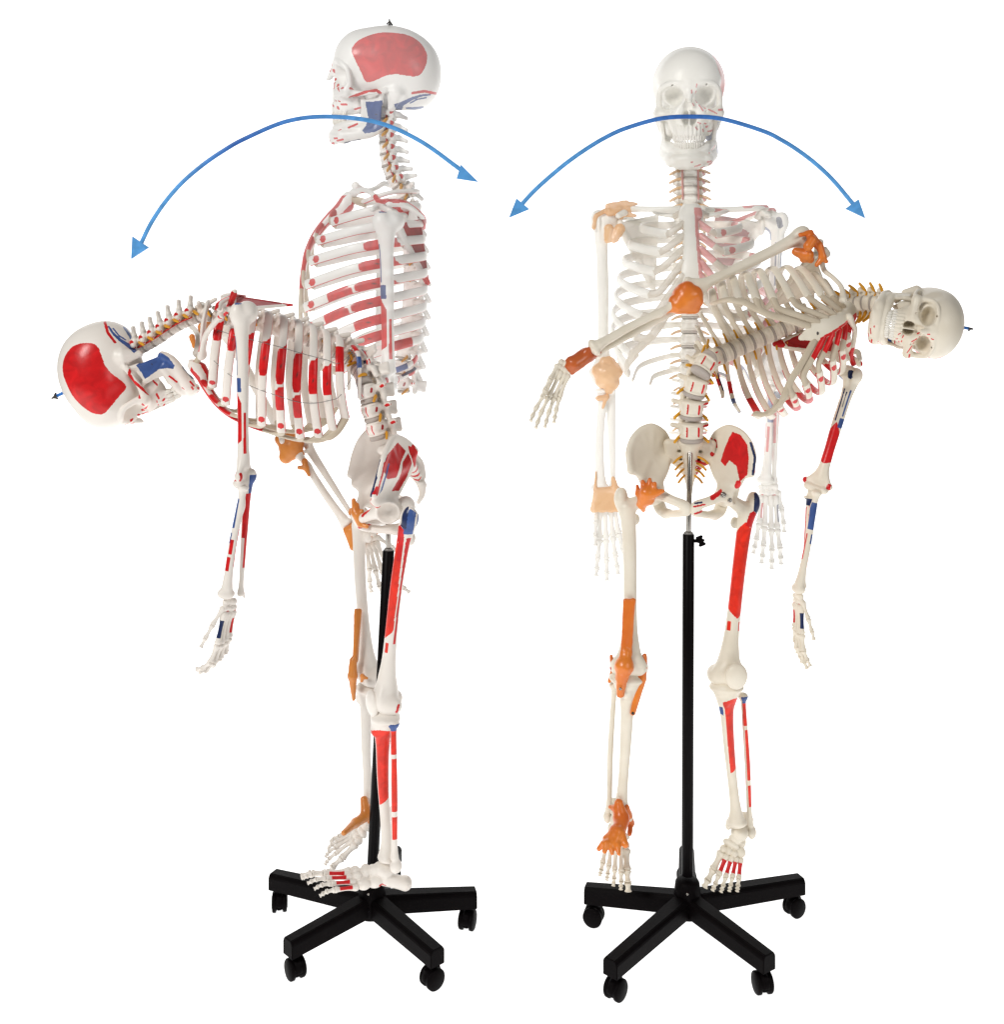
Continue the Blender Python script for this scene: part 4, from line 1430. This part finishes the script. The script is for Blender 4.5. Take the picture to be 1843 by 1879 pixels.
# ------------------------------------------------------------------ RIGHT FIGURE, bent to its left, seen from the front
def right_figure():
    ms = M2
    rt = root('anatomical_skeleton', P(1262, 1690, 0), 'cream anatomical skeleton bent sideways at the waist, its skull lying level at the far right', 'skeleton', 'anatomical skeletons with painted muscle areas')
    MS = pose(1697, 590, -0.02, roll=99, yaw=10, pitch=0, s=(0.93, 0.95, 0.74), tilt=0.9)
    add_skull(rt, MS, ms, 'blue')
    MC = pose(1531, 569, 0.085, roll=70, yaw=6, pitch=-22, s=(1.0, 0.94, 0.83))
    neck = [P(1624, 560, 0.0), P(1600, 556, 0.015), P(1578, 557, 0.035), P(1554, 562, 0.06)]
    L = Vector((1, 0, 0))
    Bk = Vector((0, 1, 0))
    lum = [P(1298, 664, -0.02), P(1283, 695, -0.015), P(1274, 727, -0.008), P(1270, 759, 0), P(1270, 790, 0.004)]
    th_last = MC @ Vector(TH(11) * 0.001)
    nk = add_spine(rt, neck, MC, lum, Bk, Bk, ms)
    add_cage(rt, MC, ms)
    MP = pose(1267, 860, 0.0, roll=0, yaw=0, pitch=0, s=(0.96, 0.9, 0.92))
    for s in (1, -1):
        part('hip_bone', HIP[s], ms['bone'], rt, MP)
    part('sacrum', SACRUM, ms['bone'], rt, MP)
    for s in (1, -1):     # sacral nerves
        for k in range(4):
            a = MP @ Vector((s * (.016 - .002 * k), .026 + .008 * k, .020 - .014 * k))
            b = a + Vector((s * .020, -.012, -.013 - .002 * k)) * (0.8 - .06 * k)
            part('nerve_root', sweep([tuple(a), tuple((a + b) / 2 + Vector((0, -.003, .002))), tuple(b)], 0.0022, 0.0022, ref=(0, 1, 0), seg=8, n=4, name='nerve_root', mm=False), ms['nerve'], rt)
    up = (R3(MC) @ Vector((0, 0, 1))).normalized()
    bk = (R3(MC) @ Vector((0, 1, 0))).normalized()
    lf = (R3(MC) @ Vector((1, 0, 0))).normalized()
    # right shoulder (upper in the picture)
    RS = P(1478, 448, 0.02)
    part('shoulder_blade', SCAP[-1], ms['bone'], rt, frame(P(1492, 462, 0.03), lf, bk, up, (0.92, 0.9, 0.85)))
    part('collarbone', CLAV[-1], ms['bone'], rt, along(P(1549, 552, -0.06), P(1512, 478, 0.0), lf, 142, 0.8))
    lb('humerus', HUM, -1, P(1254, 540, -0.05), P(1488, 428, 0.0), Vector((0.2, 0, -1)), 322, ms, rt, 0.95)
    lb('radius', RAD, -1, P(1083, 642, -0.09), P(1240, 556, -0.06), Vector((0.3, -0.3, -1)), 240, ms, rt, 1.0)
    lb('ulna', ULN, -1, P(1092, 652, -0.07), P(1258, 556, -0.035), Vector((0.3, -0.3, -1)), 256, ms, rt, 1.05)
    q = P
    blob('elbow_ligament', [('s', q(1258, 545, -.055), 24), ('c', q(1246, 560, -.06), q(1274, 564, -.055), 16, 12), ('c', q(1262, 530, -.06), q(1272, 540, -.06), 14, 16), ('c', q(1280, 536, -.06), q(1282, 552, -.06), 8, 9),
                            ('c', q(1236, 552, -.06), q(1232, 568, -.06), 8, 4), ('c', q(1232, 566, -.055), q(1212, 576, -.055), 5, 4)], ms['lig'], rt, k=7)
    blob('shoulder_ligament', [('c', q(1470, 431, -.03), q(1488, 427, -.03), 4, 6), ('c', q(1490, 436, -.03), q(1504, 452, -.025), 9, 8), ('c', q(1462, 462, -.02), q(1482, 468, -.025), 8, 12), ('c', q(1476, 474, -.02), q(1488, 476, -.02), 8, 7),
                               ('c', q(1484, 452, -.04), q(1492, 440, -.04), 9, 8), ('c', q(1504, 450, -.03), q(1511, 470, -.03), 7, 6), ('c', q(1511, 472, -.03), q(1500, 486, -.03), 6, 4), ('c', q(1508, 470, -.03), q(1517, 480, -.03), 5, 4)], ms['lig'], rt, k=3, h=1.3)
    blob('wrist_ligament', [('c', q(1076, 652, -.08), q(1054, 668, -.09), 14.5, 14.5), ('c', q(1078, 644, -.09), q(1098, 628, -.09), 5, 2.5), ('c', q(1084, 656, -.075), q(1101, 646, -.075), 6, 3.5), ('c', q(1048, 676, -.09), q(1050, 684, -.09), 8, 4),
                            ('c', q(1040, 668, -.09), q(1046, 664, -.09), 5, 8)], ms['lig2'], rt, k=7, label='dark orange wrist ligament')
    add_hand(rt, P(1042, 664, -0.09), P(988, 774, -0.10) - P(1036, 670, -0.09), Vector((-1, -0.25, -0.3)), -1, ms, 0.72, (6, 10, 8), 0.42, False, 8)
    # left shoulder and arm (hanging at the right)
    part('shoulder_blade', SCAP[1], ms['bone'], rt, frame(P(1556, 664, 0.05), lf, bk, up, (0.95, 0.9, 0.85)))
    part('collarbone', CLAV[1], ms['bone'], rt, along(P(1558, 580, -0.06), P(1571, 668, 0.01), lf, 142, 0.85))
    lat = Vector((0.85, -0.5, 0.2))
    lb('humerus', HUM, 1, P(1499, 904, -0.01), P(1569, 672, 0.01), lat, 322, ms, rt, 0.95)
    lb('radius', RAD, 1, P(1464, 1090, -0.03), P(1501, 900, -0.02), Vector((0.7, -0.7, 0)), 240, ms, rt, 0.82)
    lb('ulna', ULN, 1, P(1474, 1082, 0.0), P(1490, 888, 0.0), Vector((0.4, -0.9, 0)), 256, ms, rt, 0.82)
    add_hand(rt, P(1466, 1088, -0.02), P(1466, 1210, -0.03) - P(1466, 1088, -0.02), Vector((0.25, -1, 0)), 1, ms, 0.74, (4, 8, 6), 0.25, True, 12)
    # legs: right leg of the body (picture left), with ligaments
    K = P(1154, 1240, -0.02)
    lb('femur', FEM, -1, K, P(1167, 888, 0.0), L, 398, ms, rt, 0.98)
    lb('tibia', TIB, -1, P(1140, 1498, -0.01), P(1152, 1236, -0.02), L, 362, ms, rt, 0.95)
    lb('fibula', FIB, -1, P(1117, 1502, 0.01), P(1128, 1252, 0.0), L, 352, ms, rt, 0.95)
    blob('hip_ligament', [('c', q(1188, 905, -.045), q(1178, 925, -.03), 14, 9), ('c', q(1192, 898, -.045), q(1193, 880, -.045), 8, 3.5), ('c', q(1184, 900, -.04), q(1180, 884, -.04), 8, 4), ('c', q(1200, 906, -.05), q(1216, 901, -.055), 8, 4),
                          ('c', q(1200, 900, -.05), q(1202, 888, -.05), 6, 4), ('c', q(1172, 906, -.03), q(1170, 892, -.03), 6, 3), ('c', q(1180, 925, -.03), q(1181, 936, -.025), 8, 4), ('s', q(1187, 912, -.035), 16)], ms['lig'], rt, k=4, h=1.4)
    blob('knee_ligament', [('t', q(1147, 1102, -.035), q(1163, 1102, -.035), q(1143, 1200, -.045), 3.2), ('t', q(1163, 1102, -.035), q(1143, 1200, -.045), q(1157, 1200, -.045), 3.2), ('c', q(1150, 1198, -.045), q(1146, 1222, -.048), 8, 17),
                           ('c', q(1146, 1222, -.05), q(1142, 1244, -.045), 16, 10), ('c', q(1142, 1240, -.045), q(1139, 1274, -.04), 11, 7)], ms['lig'], rt, k=5, label='long orange tendon strip over the kneecap')
    blob('side_ligament', [('t', q(1184, 1208, -.02), q(1183, 1246, -.03), q(1162, 1308, -.035), 4), ('t', q(1173, 1242, -.03), q(1184, 1225, -.03), q(1162, 1308, -.035), 4), ('c', q(1183, 1203, -.02), q(1182, 1222, -.025), 4, 5)], ms['lig'], rt, k=4, h=1.3)
    blob('side_ligament', [('c', q(1122, 1204, -.01), q(1124, 1228, -.01), 3, 4), ('c', q(1124, 1230, -.01), q(1119, 1250, -.01), 3, 3.5)], ms['lig'], rt, k=3, h=1.2)
    blob('meniscus', [('c', q(1162, 1226, -.03), q(1176, 1227, -.028), 3.5, 3.5), ('c', q(1122, 1226, -.02), q(1130, 1226, -.025), 3, 3)], ms['artery'], rt, k=2, h=1.2)
    screw(rt, P(1139, 1264, -0.055), (0, -1, 0.1), CHROME)
    screw(rt, P(1162, 1309, -0.045), (0, -1, 0.1))
    add_foot(rt, P(1137, 1502, -0.01), Vector((-0.08, -0.62, -0.80)), Vector((-1, 0, 0.03)), -1, ms, 0.90, 0.74, False, fan=0.8, droop=0)
    blob('ankle_ligament', [('c', q(1136, 1474, -.03), q(1140, 1500, -.035), 8, 15), ('c', q(1120, 1481, -.02), q(1132, 1484, -.03), 3.5, 8), ('c', q(1150, 1482, -.02), q(1158, 1510, -.01), 6, 7), ('c', q(1158, 1510, -.01), q(1156, 1530, -.03), 5, 4),
                            ('c', q(1142, 1505, -.04), q(1136, 1526, -.06), 13, 12), ('c', q(1132, 1528, -.065), q(1126, 1545, -.075), 14, 14), ('c', q(1128, 1530, -.065), q(1114, 1540, -.07), 8, 8), ('c', q(1108, 1548, -.08), q(1099, 1558, -.08), 6, 4),
                            ('c', q(1140, 1532, -.065), q(1148, 1550, -.08), 9, 6), ('c', q(1114, 1548, -.085), q(1110, 1562, -.095), 7, 4), ('c', q(1122, 1552, -.085), q(1124, 1566, -.095), 6, 3.5), ('c', q(1134, 1552, -.085), q(1136, 1566, -.095), 6, 3.5)], ms['lig'], rt, k=4, h=1.4)
    # left leg of the body (picture right), with muscles painted
    lb('femur', FEM, 1, P(1335, 1257, -0.02), P(1360, 896, 0.0), L, 394, ms, rt, 0.97)
    part('kneecap', PATELLA, ms['bone'], rt, frame(P(1352, 1241, -0.055), L, Bk, Vector((0.2, 0, 1)), (0.9, 1, 0.95)))
    lb('tibia', TIB, 1, P(1353, 1516, -0.02), P(1333, 1252, -0.02), Vector((0.85, -0.5, 0)), 362, ms, rt, 0.90)
    lb('fibula', FIB, 1, P(1378, 1530, 0.0), P(1364, 1272, 0.0), Vector((0.6, -0.8, 0)), 352, ms, rt, 0.90)
    add_foot(rt, P(1360, 1524, -0.01), Vector((-0.46, -0.50, -0.72)), Vector((0.80, -0.30, -0.40)), 1, ms, 0.90, 0.73, True, fan=0.95, droop=4)
    # hip fitting
    screw(rt, P(1328, 908, -0.058), (-0.3, -1, 0), CHROME, 2.0)
    screw(rt, P(1340, 918, -0.050), (0.2, -1, -0.1), CHROME, 1.6)
    return rt

# ------------------------------------------------------------------ PALE UPRIGHT UPPER BODIES
def left_ghost():
    ms = G1
    yb = 0.36
    f = (D + yb) / D
    rt = root('upright_upper_body', P(745, 722, yb), 'pale faded upper body standing upright in profile behind the forward bent skeleton', 'skeleton', 'pale upright upper bodies')
    add_skull(rt, pose(715, 140, yb, yaw=-90, s=(f, f, f), tilt=0.9), ms, 'steel')
    MC = pose(737, 352, yb, roll=0, yaw=-90, s=(0.98 * f, 0.98 * f, 1.06 * f))
    neck = [P(706, 208, yb), P(706, 250, yb), P(709, 295, yb), P(720, 328, yb)]
    nk = add_spine(rt, neck, MC, [P(752, 712, yb)][:0] or None, Vector((1, 0, 0)), Vector((1, 0, 0)), ms, g=f)
    add_cage(rt, MC, ms)
    add_vertebra(rt, frame(P(741, 704, yb), LEFTV, Vector((1, 0, 0)), Vector((0, 0, 1))), 'lumbar', ms, (0.75 * f, 0.75 * f, 0.9 * f))
    part('artery', sweep([tuple(p + Vector((0.006, -0.018, 0))) for p in nk], 0.002, 0.002, ref=(0, 1, 0), seg=8, n=4, name='artery', mm=False), ms['artery'], rt)
    for s in (1, -1):
        part('shoulder_blade', SCAP[s], ms['bone'], rt, frame(P(716, 398, yb - 0.150) if s > 0 else P(716, 398, yb + 0.150), LEFTV, Vector((1, 0, 0)), Vector((0, 0, 1)), (0.95 * f, 0.95 * f, 0.95 * f)))
    part('collarbone', CLAV[1], ms['bone'], rt, along(P(648, 353, yb - 0.03), P(716, 366, yb - 0.15), Vector((0.2, -1, 0)), 142, 0.9 * f))
    part('collarbone', CLAV[-1], ms['bone'], rt, along(P(650, 341, yb + 0.03), P(720, 345, yb + 0.14), Vector((0.2, 1, 0)), 142, 0.9 * f))
    lb('humerus', HUM, 1, P(713, 722, yb - 0.17), P(709, 385, yb - 0.165), Vector((-0.25, -1, 0)), 322, ms, rt, 1.12 * f)
    lb('humerus', HUM, -1, P(696, 716, yb + 0.17), P(700, 400, yb + 0.165), Vector((-0.25, -1, 0)), 322, ms, rt, 0.9 * f)
    return rt

def right_ghost():
    ms = G2
    yb = 0.34
    L = Vector((1, 0, 0))
    rt = root('upright_upper_body', P(1267, 800, yb), 'pale faded upper body standing upright and facing forwards behind the sideways bent skeleton', 'skeleton', 'pale upright upper bodies')
    f = (D + yb) / D
    add_skull(rt, pose(1264, 179, yb, s=(f * 0.98, f, f), tilt=0.95), ms, None)
    MC = pose(1267, 382, yb, s=(1.03 * f, f, 0.98 * f))
    neck = [P(1264, 270, yb), P(1266, 300, yb), P(1266, 330, yb), P(1267, 360, yb)]
    nk = add_spine(rt, neck, MC, [P(1267, 706, yb), P(1267, 738, yb), P(1267, 770, yb), P(1267, 800, yb)], Vector((0, 1, 0)), Vector((0, 1, 0)), ms, g=f)
    add_cage(rt, MC, ms)
    for s in (1, -1):
        part('artery', sweep([tuple(p + Vector((s * 0.017, -0.008, 0))) for p in nk[2:]], 0.002, 0.002, ref=(0, 1, 0), seg=8, n=4, name='artery', mm=False), ms['artery'], rt)
        c = 1268
        part('shoulder_blade', SCAP[s], ms['bone'], rt, frame(P(c + s * 138, 412, yb), L, Vector((0, 1, 0)), Vector((0, 0, 1)), (f, f, f)))
        part('collarbone', CLAV[s], ms['bone'], rt, along(P(c + s * 18, 386, yb - 0.08), P(c + s * 138, 382, yb - 0.01), Vector((0, 0, 1)), 142, f))
    lb('humerus', HUM, -1, P(1108, 706, yb), P(1106, 382, yb), L, 322, ms, rt, 1.02 * f)
    lb('radius', RAD, -1, P(1102, 905, yb - 0.01), P(1104, 712, yb - 0.01), L, 240, G3, rt, 1.1 * f)
    lb('ulna', ULN, -1, P(1126, 900, yb), P(1120, 690, yb), L, 256, G3, rt, 1.1 * f)
    lb('humerus', HUM, 1, P(1418, 700, yb), P(1426, 386, yb), L, 322, G3, rt, 0.98 * f)
    lb('radius', RAD, 1, P(1405, 890, yb - 0.01), P(1416, 705, yb - 0.01), L, 240, G3, rt, 1.0 * f)
    lb('ulna', ULN, 1, P(1421, 890, yb), P(1425, 690, yb), L, 256, G3, rt, 1.0 * f)
    add_hand(rt, P(1113, 905, yb), Vector((0.06, -0.1, -1)), Vector((-1, 0, 0)), -1, G3, 0.86 * f, (3, 4, 4), 0.55, False, 10)
    add_hand(rt, P(1411, 886, yb), Vector((-0.03, -0.1, -1)), Vector((1, 0, 0)), 1, G3, 0.86 * f, (3, 4, 4), 0.45, True, 16)
    q = lambda a, b, c=0: P(a, b, yb - 0.02 + c)
    blob('elbow_ligament', [('s', q(1115, 686), 22), ('c', q(1100, 680), q(1130, 680), 14, 15), ('c', q(1106, 700), q(1126, 702), 13, 12), ('c', q(1118, 716), q(1122, 708), 8, 10), ('c', q(1110, 664), q(1120, 664), 10, 10)], ms['lig'], rt, k=6, rs=f)
    blob('forearm_ligament', [('c', q(1098, 731), q(1114, 729), 5, 5), ('c', q(1114, 726), q(1107, 748), 4, 2.5)], ms['lig'], rt, k=3, h=1.2, rs=f)
    blob('wrist_ligament', [('t', q(1096, 900), q(1132, 898), q(1090, 934), 6), ('t', q(1132, 898), q(1090, 934), q(1134, 934), 6), ('c', q(1126, 878), q(1130, 900), 4, 7), ('c', q(1094, 866), q(1093, 900), 1.8, 3)], ms['lig'], rt, k=4, rs=f)
    blob('shoulder_ligament', [('t', q(1116, 378), q(1150, 372), q(1140, 398), 5), ('c', q(1150, 376), q(1168, 374), 6, 3), ('c', q(1146, 392), q(1166, 396), 6, 3), ('c', q(1112, 386), q(1094, 396), 4, 4), ('c', q(1094, 396), q(1090, 418), 4, 4), ('c', q(1148, 384), q(1172, 386), 5, 2.5),
                               ('c', q(1118, 420), q(1116, 440), 9, 7), ('c', q(1138, 420), q(1128, 438), 10, 8), ('c', q(1120, 388), q(1136, 384), 9, 9)], ms['lig'], rt, k=3, h=1.4, rs=f)
    return rt

# ------------------------------------------------------------------ STANDS
def beam(name, a, b, w, h0, h1, mat, parent):
    """tapered box bar between two top-edge centres"""
    a, b = Vector(a), Vector(b)
    d = (b - a).normalized()
    x = d.cross(Vector((0, 0, 1))).normalized()
    V, bev = [], 0.003
    for p, hh, ww in ((a, h0, w * 1.15), (b, h1, w)):
        prof = [(-ww / 2, -hh), (-ww / 2, -bev * 2.2), (-ww / 2 + bev * 1.6, 0), (ww / 2 - bev * 1.6, 0), (ww / 2, -bev * 2.2), (ww / 2, -hh)]
        for u, v in prof:
            V.append(p + x * u + Vector((0, 0, v)))
    F = [(i, i + 1, i + 7, i + 6) for i in range(5)] + [(5, 0, 6, 11), (0, 5, 4, 1), (1, 4, 3, 2), (6, 7, 10, 11), (7, 8, 9, 10)]
    me = bpy.data.meshes.new(name)
    me.from_pydata([tuple(v) for v in V], [], F)
    me.validate()
    import bmesh
    bm = bmesh.new()
    bm.from_mesh(me)
    bmesh.ops.recalc_face_normals(bm, faces=bm.faces)
    bmesh.ops.bevel(bm, geom=[e for e in bm.edges], offset=0.0012, segments=2, affect='EDGES')
    bm.to_mesh(me)
    bm.free()
    me.materials.append(mat)
    return part(name, me, mat, parent)

def rod(name, a, b, r, mat, parent, seg=24, r2=None):
    a, b = Vector(a), Vector(b)
    L = (b - a).length * 1000
    r2 = r if r2 is None else r2
    me = lathe([(0.02, 0), (r * .92, 0), (r, 0.8), (r2, L - 0.8), (r2 * .92, L), (0.02, L)], seg, name)
    for f in me.polygons:
        f.use_smooth = True
    z = (b - a).normalized()
    x = z.orthogonal().normalized()
    return part(name, me, mat, parent, frame(a, x, z.cross(x), z))

def caster(parent, p, ang, R=0.0185):
    """twin wheel caster standing on the floor at p"""
    p = Vector(p)
    M = Matrix.Translation(p + Vector((0, 0, R))) @ Matrix.Rotation(ang, 4, 'Z')
    F = Field((-20, -22, -10), (20, 22, 34), 1.1)
    F.box((0, 0, 2), (5, 15, 15), 3, 2)
    F.ell((0, 0, 0), (17, 19.5, 19.5), 2)
    F.ell((0, 0, -6), (30, 17.5, 17.5), 1, sub=True)
    F.box((0, 0, -16), (30, 30, 14), 1, 1, sub=True)
    F.box((0, 0, 0), (5, 12, 12), 3, 2)
    F.cone((0, 5, 14), (0, 5, 32), 6, 5.5, 2)
    V, Q = F.surf()
    c = part('caster', to_mesh('caster', V, Q), BLACK, parent, M)
    for s in (-1, 1):
        me = lathe([(0.02, -6), (8, -6), (14, -5), (16, -3.4), (18.5, -2.6), (18.5, 2.6), (17, 4.4), (12, 4.8), (10.5, 5.6), (0.02, 5.6)], 28, 'wheel')
        W = M @ Matrix.Translation((s * 0.0095, 0, 0)) @ Matrix.Rotation(math.radians(90 * s), 4, 'Y')
        part('wheel', me, BLACK, c, W)
    return c

def floor_pt(px, py):
    t = 2000 * HH / (py - PH)
    return Vector(((px - PX0) * t / 2000, t - D, 0))

def stand(hub_px, hub_x, wheels, tube_top, rod_top, tube_bot, label, knob, angs):
    c = Vector((hub_x, 0.0, 0))
    rt = root('rolling_stand', tuple(c), label, 'stand', 'five legged rolling stands')
    hub = lathe([(0.02, 48), (23, 48), (27, 50), (27.5, 66), (24, 92), (22, 108), (19, 113), (12, 115), (0.02, 115)], 40, 'hub')
    part('hub', hub, BLACK, rt, Matrix.Translation(c))
    screw(rt, c + Vector((-0.004, -0.0235, 0.098)), (0, -1, 0.1), CHROME, 0.9)
    screw(rt, c + Vector((-0.004, -0.0275, 0.070)), (0, -1, 0.1), BLACKM, 0.9)
    for (wx, wy), an in zip(wheels, angs):
        w = floor_pt(wx, wy) if wy else None
        if w is None:
            w = wx
        d = Vector((w.x - c.x, w.y - c.y, 0))
        e = d.normalized()
        L = d.length
        beam('base_leg', c + e * 0.012 + Vector((0, 0, 0.088)), c + e * (L + 0.016) + Vector((0, 0, 0.074)), 0.030, 0.034, 0.031, BLACK, rt)
        caster(rt, (w.x, w.y, 0), an)
    rod('pole', tube_bot, tube_top, 10.6, BLACKM, rt, 32)
    rod('pole_collar', Vector(tube_top) - (Vector(tube_top) - Vector(tube_bot)).normalized() * 0.001, Vector(tube_top) + Vector((0, 0, 0.004)), 8.4, WIRE, rt)
    rod('inner_rod', tube_top, rod_top, 4.9, CHROME, rt)
    if knob:
        kn = Vector(tube_top) + Vector((0.009, -0.002, -0.012))
        k = rod('knob', kn, kn + Vector((0.009, -0.001, 0)), 3.2, BLACK, rt, 12)
        pr = []
        F = Field((-12, -12, -7), (12, 12, 7), 0.8)
        F.box((0, 0, 0), (7, 7, 4.5), 3, 1)
        for q in range(6):
            a = q * math.pi / 3
            F.cone((8 * math.cos(a), 8 * math.sin(a), -4), (8 * math.cos(a), 8 * math.sin(a), 4), 2.6, 2.6, 1.5)
        V, Q = F.surf()
        part('knob_grip', to_mesh('knob_grip', V, Q), BLACK, k, Matrix.Translation(kn + Vector((0.013, -0.001, 0))) @ Matrix.Rotation(math.radians(68), 4, 'Y') @ Matrix.Rotation(0.3, 4, 'Z'))
    return rt

# ------------------------------------------------------------------ ARROWS
def arrow(pts, tipA, baseA, tipB, baseB, y, label):
    W = [P(a, b, y) for a, b in pts]
    rt = root('curved_arrow', W[0], label, 'arrow', 'blue curved double headed arrows')
    light, dark = (0.105, 0.340, 0.700, 1), (0.045, 0.145, 0.480, 1)
    xs = [w.x for w in W]
    def paint(V, C, U, A):
        t = np.clip(1 - np.abs(U - 0.52) / 0.30, 0, 1)[:, None]
        C[:] = np.array(light) * (1 - t) + np.array(dark) * t
        C[:, 3] = 1
    me = sweep([tuple(w) for w in W], 0.0036, 0.0022, ref=(0, 0, 1), n=12, seg=12, paint=None, name='arc', mm=False)
    # ribbon section kept square to the view: rebuild with the picture normal as reference
    me = sweep([tuple(w) for w in W], 0.0020, 0.0036, ref=(0, 1, 0), n=12, seg=12, paint=paint, name='arc', mm=False)
    part('arc', me, ARROWM, rt)
    for tip, base in ((tipA, baseA), (tipB, baseB)):
        T, B1, B2 = P(*tip, y), P(*base[0], y), P(*base[1], y)
        t = Vector((0, 0.0024, 0))
        vs = [T - t, B1 - t, B2 - t, T + t, B1 + t, B2 + t]
        me = bpy.data.meshes.new('arrowhead')
        me.from_pydata([tuple(v) for v in vs], [], [(0, 1, 2), (5, 4, 3), (0, 3, 4, 1), (1, 4, 5, 2), (2, 5, 3, 0)])
        C = np.tile(np.array(light, dtype=np.float32), (6, 1))
        a = me.color_attributes.new('paint', 'FLOAT_COLOR', 'POINT')
        a.data.foreach_set('color', C.ravel())
        b = me.attributes.new('paint_mask', 'FLOAT', 'POINT')
        b.data.foreach_set('value', np.ones(6, np.float32))
        import bmesh
        bm = bmesh.new()
        bm.from_mesh(me)
        bmesh.ops.recalc_face_normals(bm, faces=bm.faces)
        bm.to_mesh(me)
        bm.free()
        part('arrowhead', me, ARROWM, rt)
    return rt
ARROWM = bone_mat('arrow_blue', (0.1, 0.3, 0.7), (0.1, 0.3, 0.7), rough=0.6, spec=0.1, bump=0.0)

left_ghost()
right_ghost()
left_figure()
right_figure()
A = math.radians
stand('l', P(683, 1640).x, [(513, 1672), (858, 1705), (542, 1795), (793, 1812), (Vector((P(683, 1640).x + 0.02, 0.185, 0)), None)],
      P(713, 1010, 0.0), P(712, 930, 0.0), P(683, 1612, 0.0) - Vector((0, 0, 0.0)), 'black five legged rolling stand under the forward bent skeleton, its pole leaning slightly', False,
      [A(10), A(-15), A(35), A(-50), A(0)])
stand('r', P(1262, 1640).x, [(1090, 1697), (1458, 1680), (1130, 1833), (1400, 1822), (Vector((P(1262, 1640).x + 0.030, 0.185, 0)), None)],
      P(1264, 980, 0.0), P(1267, 822, 0.012), P(1262, 1606, 0.0), 'black five legged rolling stand under the sideways bent skeleton, with an upright pole and knob', True,
      [A(70), A(-60), A(-40), A(10), A(20)])
arrow([(257, 450), (276, 411), (301, 373), (333, 336), (370, 304), (409, 277), (450, 254), (525, 223), (600, 214), (690, 224), (770, 258), (852, 316)], (241, 475), ((243, 434), (273, 454)), (878, 334), ((838, 328), (846, 302)), -0.22,
      'blue double headed arrow arching over the forward bent skeleton')
arrow([(955, 378), (981, 350), (1012, 322), (1044, 296), (1080, 271), (1114, 251), (1150, 235), (1210, 218), (1265, 214), (1325, 218), (1400, 240), (1437, 258), (1470, 279), (1502, 304), (1532, 333), (1568, 376)], (934, 400), ((948, 364), (972, 384)), (1588, 400), ((1552, 383), (1576, 366)), -0.22,
      'blue double headed arrow arching across the pale front facing skull')
